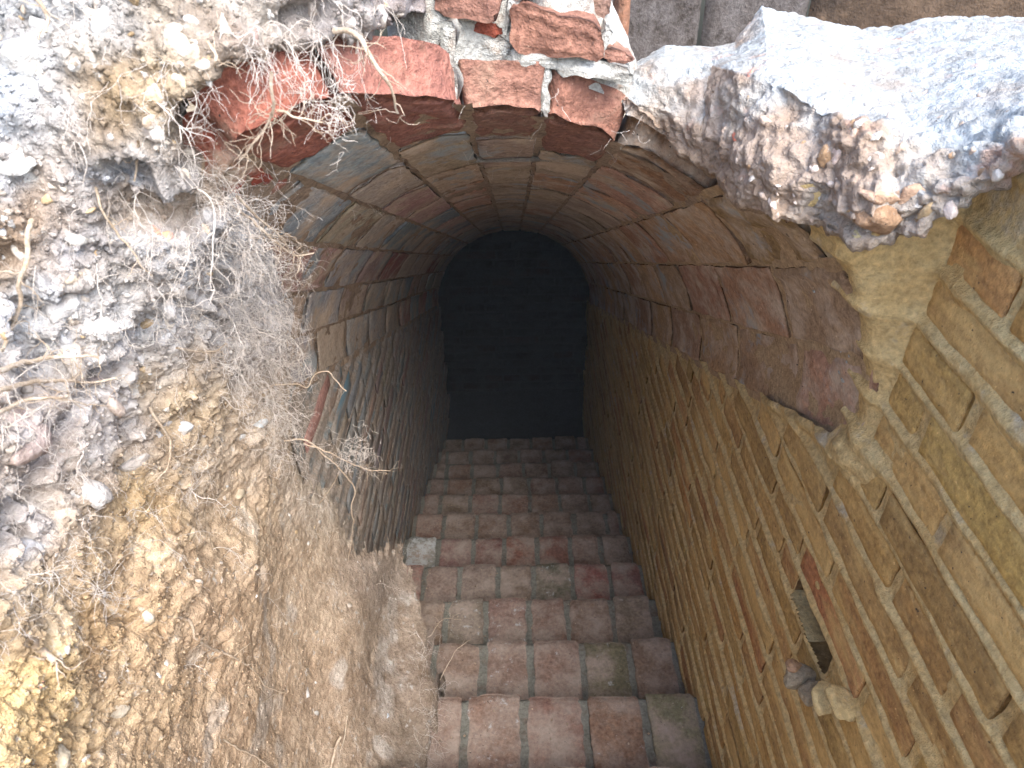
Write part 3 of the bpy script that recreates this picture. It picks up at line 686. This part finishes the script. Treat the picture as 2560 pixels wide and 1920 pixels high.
tu = np.concatenate([np.linspace(0, tcol[11], 400), np.linspace(tcol[11], tcol[13], 61)[1:]])
PR = np.stack([np.stack([np.interp(tu, tcol, prof[:, j, c]) for c in range(3)], -1) for j in range(7)], 1)   # nu,7,3
seg = [12, 50, 60, 45, 70, 22]; rows = []
for j, n in enumerate(seg):
    t = np.linspace(0, 1, n, endpoint=(j == len(seg)-1))
    rows.append(PR[:, j, None]*(1-t)[None, :, None]+PR[:, j+1, None]*t[None, :, None])
G = np.concatenate(rows, 1)
# soften corners
for _ in range(6): G[:, 1:-1] = (G[:, :-2]+2*G[:, 1:-1]+G[:, 2:])/4
na, nb_ = G.shape[:2]
du = np.gradient(G, axis=0); dv = np.gradient(G, axis=1); nrm = np.cross(dv, du); nrm /= np.linalg.norm(nrm, axis=2, keepdims=True)+1e-9
Gf = G.reshape(-1, 3); nf = nrm.reshape(-1, 3)
vpos = np.tile(np.arange(nb_), na); onfront = sstep(vpos, sum(seg[:3])-18, sum(seg[:3])+12)
frontx = sstep(Gf[:, 0], .27, .40)
am = .25+.9*onfront
dp = am*(.022*fbm(Gf, .10, 3, 121, billow=True)*(.6+.6*frontx)+.011*fbm(Gf, .035, 3, 122, billow=True)*(.4+frontx)+.004*fbm(Gf, .011, 2, 123))+.012*fbm(Gf, .2, 2, 124)+.0016*fbm(Gf, .007, 2, 125)
dp -= .035*sstep(fbm(Gf, .05, 2, 126), .3, .55)*onfront*frontx
crv = np.sign((nf[:, 2].reshape(na, nb_)[:, sum(seg[:1])+20]).mean())
Gd = Gf+nf*(dp*crv)[:, None]
ledc = np.tile(np.array([.36, .395, .415]), (len(Gf), 1))
fr = sstep(nf[:, 2]*crv+.5*fbm(Gf, .06, 3, 128), .95, .45)[:, None]
pk = sstep(fbm(Gf, .07, 3, 127), .05, .4)[:, None]
ledc = ledc*(1-.75*fr)+.75*fr*(np.array([.34, .245, .175])*(1-pk)+pk*np.array([.42, .37, .32]))
lowx = sstep(Gf[:, 2], -.30, -.40)[:, None]*onfront[:, None]; ledc = ledc*(1-.6*lowx)+.6*lowx*np.array([.31, .21, .12])
ledge = mesh('rubble_ledge', Gd, gridf(na, nb_) if crv < 0 else gridf(na, nb_)[:, ::-1], M['soil'], cols=ledc)
lm_ = NB('lime_rubble')
a = lm_.n('ShaderNodeAttribute'); a.attribute_name = 'tint'; base = a.outputs['Color']
n1 = lm_.noise(20, 3, .7); n2 = lm_.noise(90, 3, .72); n3 = lm_.noise(380, 2, .75)
c = lm_.mix(lm_.ramp(n1, .35, .62), lm_.mix(1.0, base, (.80, .74, .68), 'MULTIPLY'), base)
c = lm_.mix(lm_.ramp(n2, .30, .60), lm_.mix(1.0, c, (.80, .77, .74), 'MULTIPLY'), lm_.mix(1.0, c, (1.08, 1.08, 1.08), 'MULTIPLY'))
c = lm_.mix(lm_.math('MULTIPLY', lm_.ramp(lm_.noise(13, 5, .6, off=(2.5, 8.1, 4)), .60, .68), .6), c, (.58, .36, .28))
c = lm_.mix(lm_.math('MULTIPLY', lm_.ramp(lm_.noise(75, 6, .75, off=(2, 1, 4)), .60, .68), .8), c, (.22, .18, .15))
nm = lm_.bump3(n1, n2, n3, .006, 1.0, .35)
M['lime'] = lm_.done(c, nm); ledge.data.materials.clear(); ledge.data.materials.append(M['lime'])
tag(ledge, 'broken wall top of white lime mortar and rubble at the upper right', 'rubble ledge')
ltree = BVHTree.FromPolygons([v.co for v in ledge.data.vertices], [tuple(p.vertices) for p in ledge.data.polygons])
def led_hit(px, py):
    r = ltree.ray_cast(Vector((0, 0, 0)), Vector(ray(px, py)).normalized(), 4); return r[0], r[1]
LB = [(2090, 390, .020, (.56, .46, .41)), (2060, 375, .016, (.30, .2, .12)), (2200, 480, .03, (.44, .32, .24)), (2180, 550, .035, (.34, .23, .15)), (2330, 540, .022, (.34, .26, .16)), (2290, 470, .026, (.42, .30, .22)), (2410, 430, .03, (.36, .25, .16)), (2120, 530, .007, (.38, .27, .15)), (2135, 552, .006, (.38, .28, .16)),
      (2185, 585, .012, (.40, .28, .12)), (2145, 590, .010, (.42, .37, .22)), (1970, 310, .009, (.58, .52, .48)), (2200, 385, .010, (.56, .48, .42)), (1835, 345, .016, (.44, .17, .12)), (1870, 190, .010, (.56, .26, .2)), (2160, 110, .016, (.60, .42, .36)), (2080, 450, .007, (.50, .50, .48)), (2050, 490, .008, (.48, .49, .48)), (1990, 620, .006, (.34, .3, .22)), (2000, 632, .006, (.34, .3, .22)), (2230, 420, .008, (.50, .44, .4)), (2380, 385, .008, (.50, .45, .38))]
for px, py, r, cc in LB:
    p, nn = led_hit(px, py)
    if p is None: continue
    if nn.dot(p) > 0: nn = -nn
    stone(p, r*.85, cc, ledge, nn, .5)
nst = 0
while nst < 55:
    px, py = random.uniform(1800, 2500), random.uniform(220, 600); p, nn = led_hit(px, py)
    if p is None: continue
    if nn.dot(p) > 0: nn = -nn
    stone(p, random.choice((.004, .005, .006, .008, .011)), random.choice([(.55, .54, .52), (.44, .36, .30), (.36, .25, .16), (.50, .44, .40)]), ledge, nn, random.uniform(.2, .5)); nst += 1

# ------------------------------------------------------------------ broken masonry over the crown of the arch
stub = empty('arch_masonry', (0, 1.02, -.25))
tag(stub, 'broken lump of red brick and white mortar over the arch crown', 'masonry')
path = np.array([(-.17, 1.10), (-.15, .98), (-.10, .955), (-.03, .985), (.05, 1.0), (.12, 1.03), (.165, 1.06), (.185, 1.12), (.19, 1.3)])
tp = np.concatenate([[0], np.cumsum(np.linalg.norm(np.diff(path, axis=0), axis=1))])
tt = np.linspace(0, tp[-1], 170); zz2 = np.linspace(-.33, .12, 150)
Tt, Zt = np.meshgrid(tt, zz2, indexing='ij')
px_ = np.interp(Tt.ravel(), tp, path[:, 0]); py_ = np.interp(Tt.ravel(), tp, path[:, 1]); pz_ = Zt.ravel()
narrow = sstep(pz_, -.28, -.16)*sstep(px_, .09, .17); px_ = px_-.045*narrow-.02*sstep(pz_, -.2, -.05)*sstep(px_, .1, .17)
pz_ = np.maximum(pz_, zs(py_)+(RV+.055)*np.sqrt(np.maximum(0, 1-(px_/.57)**2)))
Q = np.stack([px_, py_, pz_], 1)
dn = .012*fbm(Q, .07, 4, 131)+.006*fbm(Q, .02, 3, 132)
Q[:, 1] -= dn; Q[:, 0] += dn*.5*sstep(px_, .1, .18)
adopt(mesh('mortar_core', Q, gridf(170, 150), M['mort_w']), stub)
def front_brick(px0, py0, px1, py1, yf, colr, seed, proud=.012, sk=(0, 0, 0, 0), rough=.008, mat=None, name='brick'):
    c00, c10, c01, c11 = at(px0, py1+sk[0], yf), at(px1, py1+sk[1], yf), at(px0, py0+sk[2], yf), at(px1, py0+sk[3], yf)
    def fm(u, v, h):
        b = (c00[None]*((1-u)*(1-v))[:, None]+c10[None]*(u*(1-v))[:, None]+c01[None]*((1-u)*v)[:, None]+c11[None]*(u*v)[:, None])
        b[:, 1] -= h; return b
    su, sv_ = np.linalg.norm(c10-c00), np.linalg.norm(c01-c00)
    adopt(pillow(name, fm, 0, 1, 0, 1, 22, 16, proud, .05, mat or M['red'], None, seed, rough=rough, edge=.009, jit=.008, color=colr, sides=3, sizes=(su, sv_)), stub)
front_brick(1134, 47, 1258, 84, .98, (.26, .075, .05, .0), 801, .008, (0, 6, 0, 4))
front_brick(1092, -40, 1250, 44, .965, (.27, .15, .12, .15), 802, .016)
front_brick(1274, 0, 1502, 108, .985, (.27, .145, .11, .12), 803, .022, (6, 46, -10, 60), .012)
front_brick(1508, 122, 1575, 160, 1.02, (.29, .16, .125, .1), 804, .008, (0, 4, 0, 14))
front_brick(1400, -60, 1527, 48, 1.06, (.29, .19, .155, .2), 805, .012)
front_brick(1270, -90, 1392, -14, 1.0, (.34, .18, .14, .15), 806, .012)
# bed of mortar lying on the front bricks
def front_mortar(*a, **k): front_brick(*a, mat=M['mort_w'], name='mortar_bed', **k)
front_mortar(1140, 84, 1275, 152, .985, (1, 1, 1, 0), 830, .012, (0, 2, 0, 4), .012)
front_mortar(1262, 88, 1400, 158, .99, (1, 1, 1, 0), 831, .012, (0, 16, 0, 32), .012)
front_mortar(1390, 108, 1585, 180, 1.005, (1, 1, 1, 0), 832, .012, (0, 34, 8, 62), .012)
front_mortar(1352, 160, 1374, 300, .985, (1, 1, 1, 0), 833, .004, (0, 0, 0, 0), .006)
front_mortar(1258, 0, 1276, 90, .985, (1, 1, 1, 0), 834, .012, (0, 0, 0, 0), .006)
front_mortar(1500, 60, 1522, 130, 1.02, (1, 1, 1, 0), 835, .012, (0, 0, 0, 0), .006)
front_mortar(1100, 50, 1140, 262, .94, (1, 1, 1, 0), 836, .010, (0, 0, 0, 0), .010)

# ------------------------------------------------------------------ old wall behind, at the top right
bw = empty('plaster_wall', (.9, 1.82, -.6)); tag(bw, 'old brown stained wall standing behind the rubble ledge', 'wall')
def panel(name, x0, x1, y, mat, seed):
    xs = np.linspace(x0, x1, max(6, int((x1-x0)/.012))); zs_ = np.linspace(-.7, .5, 90); X, Zz = np.meshgrid(xs, zs_, indexing='ij')
    q = np.stack([X.ravel(), X.ravel()*0+seed, Zz.ravel()], 1); e = np.minimum(X-x0, x1-X).ravel()
    yy = y-.012*fbm(q, .2, 4, seed)-.004*fbm(q, .03, 3, seed+1)+.02*(1-sstep(e, 0, .012))
    adopt(mesh(name, np.stack([X.ravel(), yy, Zz.ravel()], 1), gridf(len(xs), 90), mat), bw)
xj = at(1757, 60, 1.82)[0]; xk = at(2030, 20, 1.82)[0]
panel('stone_panel', xj-.40, xj-.006, 1.81, M['bgstone'], 411); panel('stone_panel', xj+.006, xk, 1.83, M['bgstone'], 421); panel('plaster_panel', xk+.004, 2.6, 1.82, M['bgwall'], 431)
p0_ = at(1553, 60, 1.5)
adopt(blob('brick_edge', (p0_[0], 1.52, -.25), (.016, .03, .3), M['red'], None, 441, color=(.28, .15, .1, .1), amp=.2, n=18), bw)

# ------------------------------------------------------------------ ground round the pit
def sheet(name, x0, x1, y0, y1, z, n, seed, amp=.03):
    xs = np.linspace(x0, x1, n); ys = np.linspace(y0, y1, n); X, Y = np.meshgrid(xs, ys, indexing='ij'); q = np.stack([X.ravel(), Y.ravel(), X.ravel()*0], 1)
    return np.stack([X.ravel(), Y.ravel(), z+amp*fbm(q, .5, 4, seed)], 1), gridf(n, n)
gv, gf_, base = [], [], 0
for args in ((-80, -.56, -80, 80, .05, 60), (-.56, 60, -80, -3.2, .05, 60), (2.4, 60, -3.2, 80, .05, 50), (-.56, 2.4, 1.86, 80, .05, 60)):
    V, Fg = sheet('g', *args, 501); gv.append(V); gf_.append(Fg+base); base += len(V)
# unseen flat landing behind the viewer, added to bounce light into the vault, and the sunk strip behind the arch
for args in ((-.75, .52, -3.25, .30, -1.518, 40), (-.9, 2.5, 1.30, 1.9, -.47, 20), (.5, 2.5, -3.25, 1.3, -.27, 20)):
    V, Fg = sheet('g', *args, 503, .01)
    gv.append(V); gf_.append(Fg+base); base += len(V)
for (xa, ya, xb, yb) in ((-.60, -.45, -.60, -3.2), (-.60, -3.2, .52, -3.2), (.515, -3.2, .515, -.68)):      # sides of the cutting behind the viewer
    t_, z2 = np.meshgrid(np.linspace(0, 1, 40), np.linspace(-1.6, .06, 30), indexing='ij'); L_ = np.array([xb-xa, yb-ya]); nx_ = np.array([L_[1], -L_[0]])/np.linalg.norm(L_)
    q = np.stack([xa+L_[0]*t_.ravel(), ya+L_[1]*t_.ravel(), z2.ravel()], 1); q[:, :2] += nx_*(.04*fbm(q, .3, 4, 507))[:, None]
    gv.append(q); gf_.append(gridf(40, 30)+base); base += len(q)
gV = np.concatenate(gv)
ground = mesh('ground', gV, np.concatenate(gf_), M['soil'], cols=np.tile(np.array([.52, .47, .38]), (len(gV), 1))); tag(ground, kind='structure')  # pale earth, so that the added landing bounces more light

# ------------------------------------------------------------------ roots
def tube(pts, r0, r1, sides=5):
    P = np.asarray(pts, float); n = len(P); T = np.gradient(P, axis=0); T /= np.linalg.norm(T, axis=1, keepdims=True)+1e-9
    ref = np.array([.3, .9, .31]); A = np.cross(T, ref); A /= np.linalg.norm(A, axis=1, keepdims=True)+1e-9; B = np.cross(T, A)
    r = np.linspace(r0, r1, n); an = np.arange(sides)*2*math.pi/sides
    V = P[:, None]+r[:, None, None]*(A[:, None]*np.cos(an)[None, :, None]+B[:, None]*np.sin(an)[None, :, None])
    i = np.arange(n-1)[:, None]*sides+np.arange(sides)[None]; j = np.arange(n-1)[:, None]*sides+(np.arange(sides)[None]+1) % sides
    return V.reshape(-1, 3), np.stack([i, j, j+sides, i+sides], -1).reshape(-1, 4)
def wander(p, d, n, step, wig, grav=0., pull=None):
    pts = [p]; d = d/np.linalg.norm(d)
    for _ in range(n):
        d = d+rng.normal(0, wig, 3)+np.array([0, 0, -grav])
        d /= np.linalg.norm(d); p = p+d*step; pts.append(p)
    return pts
class Soup:
    def __init__(s): s.V = []; s.F = []; s.b = 0
    def add(s, pts, r0, r1, sides=3):
        V, F_ = tube(pts, r0, r1, sides); s.V.append(V); s.F.append(F_+s.b); s.b += len(V)
    def build(s, name, mat): return mesh(name, np.concatenate(s.V), np.concatenate(s.F), mat)
def big_root(pix, r0, r1, label, off=.012, twigs=10, depth=None):
    """pix: points of the root along the bank; off = how far it stands off the soil."""
    ctrlp = []; last = None
    for q in pix:
        px, py = q[:2]
        if len(q) > 2: p = at(px, py, q[2])
        else:
            h, nn = soil_hit(px, py)
            if h is None: p = at(px, py, last[1] if last is not None else .9)
            else: p = np.array(h)*(1-off/np.linalg.norm(np.array(h)))
        ctrlp.append(p); last = p
    C = np.array(ctrlp)
    t = np.linspace(0, len(C)-1, (len(C)-1)*6+1); P = np.stack([np.interp(t, np.arange(len(C)), C[:, k]) for k in range(3)], 1)
    for _ in range(3): P[1:-1] = (P[:-2]+2*P[1:-1]+P[2:])/4
    P += np.stack([fbm(P, .02, 2, 600+k)*.003 for k in range(3)], 1)
    s = Soup(); s.add(P, r0, r1, 6)
    for _ in range(twigs):
        i = rng.integers(len(P)//4, len(P)); d = P[min(i+1, len(P)-1)]-P[max(i-1, 0)]+rng.normal(0, .006, 3); d /= np.linalg.norm(d)
        tw = wander(P[i], d+rng.normal(0, .7, 3), rng.integers(5, 11), .005, .35, .05); s.add(tw, r1*.6, .0002)
        if rng.random() < .6: s.add(wander(tw[len(tw)//2], rng.normal(0, 1, 3), 6, .004, .35, .05), r1*.4, .0002)
    o = s.build('root', M['root']); tag(o, label, 'root', 'roots hanging from the earth bank')
    return o
big_root([(840, 70, .72), (890, 90, .70), (925, 130, .68), (960, 180, .68), (985, 230, .69), (995, 280, .71)], .0030, .0010, 'thick pale root hanging in front of the left red arch brick', twigs=12)
big_root([(540, 505), (600, 525), (650, 570, .76), (700, 615, .80), (740, 640, .82), (786, 632, .83)], .0022, .0009, 'pale forked root reaching right across the vault from the bank', twigs=8)
big_root([(590, 490, .70), (650, 545, .74), (700, 590, .78), (735, 640, .82)], .0016, .0008, 'thin root above the forked root reaching across the vault', twigs=10)
big_root([(640, 985, 1.0), (700, 960, 1.05), (745, 960, 1.08), (770, 970, 1.1), (785, 935, 1.1), (820, 925, 1.1), (845, 960, 1.1), (865, 978, 1.1)], .0017, .0009, 'hooked root arching out over the left wall', twigs=4)
big_root([(700, 1100, 1.14), (770, 1100, 1.14), (820, 1145, 1.16), (870, 1195, 1.18), (890, 1225, 1.2), (875, 1270, 1.2), (885, 1300, 1.2), (880, 1340, 1.22), (870, 1410, 1.25)], .0021, .0008, 'long hanging root dropping down in front of the left wall', twigs=8)
big_root([(760, 1110, 1.14), (820, 1130, 1.14), (880, 1160, 1.15), (920, 1175, 1.15), (975, 1178, 1.15)], .0014, .0006, 'nearly level root tip pointing into the passage', twigs=22)
big_root([(800, 1260, 1.25), (830, 1215, 1.22), (848, 1182, 1.2)], .0017, .0010, 'short upright root stub at the bank edge by the left wall', twigs=2)
big_root([(420, 1540), (470, 1545), (490, 1600), (540, 1625), (580, 1640), (630, 1670), (665, 1720), (712, 1732)], .0024, .0014, 'long pale root across the bare clay low on the bank', off=.006, twigs=12)
big_root([(712, 1730), (690, 1735), (655, 1755)], .0016, .0011, 'short side root at the lower end of the long clay root', off=.006, twigs=0)
big_root([(380, 1020), (400, 1060), (425, 1100), (425, 1140), (415, 1180), (390, 1210)], .0021, .0009, 'forked root standing out in the middle of the bank', off=.02, twigs=26)
big_root([(75, 550), (70, 640), (50, 700), (50, 760), (30, 820), (5, 880)], .0026, .0016, 'brown root hanging down the left side of the bank', off=.03, twigs=8)
big_root([(-20, 935), (60, 905), (130, 895), (200, 890), (250, 893)], .0028, .0011, 'topmost of the pale roots entering from the left edge', off=.04, twigs=14)
big_root([(-20, 985), (60, 960), (140, 950), (230, 955), (290, 950)], .0026, .0010, 'middle one of the pale roots entering from the left edge', off=.04, twigs=14)
big_root([(-20, 1040), (60, 1005), (130, 985), (220, 1010)], .0024, .0010, 'lowest of the pale roots entering from the left edge', off=.04, twigs=14)
big_root([(70, 1605), (105, 1625), (135, 1655)], .0045, .0035, 'thick pale root stub low at the left edge of the bank', off=.012, twigs=4)
big_root([(560, 1845), (600, 1875), (640, 1890), (680, 1925)], .0018, .0012, 'thin pale root at the bottom edge on the clay', off=.006, twigs=3)
big_root([(868, 1790), (862, 1850), (850, 1880)], .0016, .0012, 'thin upright root at the foot of the bank', off=.012, twigs=3)
big_root([(850, 1845), (835, 1880), (825, 1930)], .0034, .0030, 'thick root stub standing at the foot of the bank', off=.014, twigs=2)
big_root([(678, 180, .62), (682, 260, .63), (680, 300, .64), (640, 350, .65), (600, 400, .66)], .0016, .0008, 'thin root crossing the leftmost red arch brick', twigs=22)
big_root([(690, 280, .64), (745, 295, .65), (805, 308, .66)], .0013, .0007, 'straight root tip under the leftmost red arch brick', twigs=5)
big_root([(520, 100), (540, 140), (535, 160), (560, 190), (575, 225)], .0016, .0009, 'crooked root on the brown earth layer', off=.02, twigs=8)
big_root([(90, 0), (120, 40), (115, 80)], .002, .0012, 'short root on the pale stony crust at the top left', off=.02, twigs=3)
big_root([(240, 470), (255, 530), (290, 580), (340, 640), (380, 690)], .0014, .0008, 'hair-thin long root down the pale gravelly earth', off=.012, twigs=6)
big_root([(345, 350), (340, 410), (335, 450)], .0015, .0010, 'short straight root on the pale gravelly earth', off=.012, twigs=2)
big_root([(440, 870), (500, 880), (540, 878), (570, 860)], .0016, .0010, 'sagging root below the tangle on the bank', off=.03, twigs=10)
big_root([(1045, 1605, 1.28), (1080, 1590, 1.3), (1090, 1565, 1.32), (1110, 1545, 1.36), (1150, 1548, 1.4)], .0013, .0008, 'branching root lying on the third tread from the bottom of the photo', twigs=8)
big_root([(1100, 1700, 1.16), (1115, 1670, 1.18), (1140, 1625, 1.22), (1170, 1602, 1.25)], .0013, .0008, 'straight root leaning on the second tread', twigs=3)

# fine rootlets: a matted mass nobody could count
soup = Soup()
def rootlets(cx, cy, rx, ry, n, out=.5, grav=.10, step=.006, length=(7, 15), r=.00042, wig=.26, dirb=(0, 0, 0), dens=.07):
    for _ in range(int(n*dens)):
        px, py = rng.normal(cx, rx), rng.normal(cy, ry)
        h, nn = soil_hit(px, py)
        if h is None: continue
        p = np.array(h); d = -p/np.linalg.norm(p)*out+rng.normal(0, .55, 3)+np.array(dirb)
        rr = r*rng.uniform(.5, 1.3)*(2.2 if rng.random() < .12 else 1)
        pts = wander(p, d, rng.integers(*length), step*rng.uniform(.7, 1.3), wig, grav)
        soup.add(pts, rr, rr*.35)
        for _k in range(rng.integers(3, 9)):
            i0 = rng.integers(1, len(pts)); q = pts[i0]; dm = pts[i0]-pts[i0-1]; dm = dm/np.linalg.norm(dm)
            br = wander(q, dm+rng.normal(0, .6, 3), rng.integers(4, 10), step*.75, .32, grav)
            soup.add(br, rr*.5, .00018)
            for _j in range(rng.integers(0, 3)):
                soup.add(wander(br[rng.integers(1, len(br))], rng.normal(0, .9, 3), rng.integers(3, 6), step*.6, .4, grav), rr*.3, .00015)
rootlets(610, 620, 60, 90, 500, dirb=(.6, 0, -.1), dens=.20)
rootlets(640, 780, 60, 90, 650, dirb=(.6, 0, -.2), dens=.20)
rootlets(660, 950, 50, 80, 520, dirb=(.7, 0, -.3), grav=.08, dens=.20)
rootlets(700, 1060, 30, 50, 260, dirb=(.8, 0, -.2), dens=.20)
rootlets(480, 650, 110, 110, 500)
rootlets(500, 850, 110, 80, 500)
rootlets(540, 430, 40, 60, 260, dirb=(.5, 0, -.1), dens=.20)
rootlets(600, 250, 80, 40, 260, grav=.2)
rootlets(740, 130, 90, 45, 170, grav=.2, dens=.20)
rootlets(830, 60, 60, 40, 160, grav=.2)
rootlets(200, 600, 160, 250, 240)
rootlets(80, 950, 80, 60, 320, length=(6, 14))
rootlets(150, 1080, 110, 70, 260)
rootlets(430, 1180, 70, 60, 300)
rootlets(100, 1480, 90, 90, 380)
rootlets(200, 1300, 110, 80, 240)
rootlets(500, 1450, 150, 150, 130, r=.00035)
rootlets(620, 1280, 60, 60, 120)
rootlets(780, 1250, 40, 70, 110, dirb=(.5, 0, 0))
rootlets(960, 1450, 60, 60, 60)
rootlets(1055, 1760, 25, 110, 260, step=.008, dirb=(.5, 0, -.2), dens=.16)
rootlets(900, 1850, 60, 40, 50)
rootlets(400, 200, 250, 120, 300)
# wisps hanging from the joints of the vault
for _ in range(110):
    k = rng.integers(4, 10); a = math.radians(ANG[k]+rng.normal(0, 1.5)); y = rng.uniform(.8, 1.7)
    p = np.array([(HW-.002)*math.cos(a), y, zs(y)+(RV-.002)*math.sin(a)])
    soup.add(wander(p, np.array([-math.cos(a)*.5, -.1, -math.sin(a)])+rng.normal(0, .6, 3), rng.integers(3, 8), .0045, .35, .1), .00026, .00014)
# a wisp-laden clump at the end of the level root
for _ in range(150):
    p = at(rng.normal(885, 28), rng.normal(1135, 25), 1.14+rng.normal(0, .02))
    soup.add(wander(p, rng.normal(0, 1, 3), rng.integers(4, 9), .005, .45, .03), .00038, .0002)
for (cx, cy, n) in ((835, 290, 55), (850, 250, 25), (760, 220, 25)):
    for _ in range(n):
        p = at(rng.normal(cx, 16), rng.normal(cy, 40), .69+rng.normal(0, .02)); soup.add(wander(p, rng.normal(0, 1, 3), rng.integers(3, 8), .004, .5, .08), .00035, .0002)
rl = soup.build('rootlets', M['rootlet']); tag(rl, 'matted fine rootlets hanging from the bank and vault joints', 'roots', kind='stuff')

# ------------------------------------------------------------------ dust in the air
hb = [(x, y, z) for z in (-4.7, 1.0) for x, y in ((-81, -81), (61, -81), (61, 81), (-81, 81))]
hz = mesh('haze', np.array(hb, float), [(3, 2, 1, 0), (4, 5, 6, 7), (0, 1, 5, 4), (1, 2, 6, 5), (2, 3, 7, 6), (3, 0, 4, 7)], None, smooth=False)
hm = bpy.data.materials.new('dusty_air'); hm.use_nodes = True; ht = hm.node_tree; ht.nodes.clear()
ho = ht.nodes.new('ShaderNodeOutputMaterial'); hv = ht.nodes.new('ShaderNodeVolumePrincipled'); hv.inputs['Density'].default_value = .005; hv.inputs['Color'].default_value = (.80, .86, .90, 1)
ht.links.new(hv.outputs[0], ho.inputs['Volume']); hz.data.materials.append(hm); tag(hz, kind='stuff')

print('bricks', n_r, n_l, nbv, 'end', kk, 'stones', stones, 'rootlet faces', len(rl.data.polygons))
scene.render.resolution_x, scene.render.resolution_y = 1024, 768
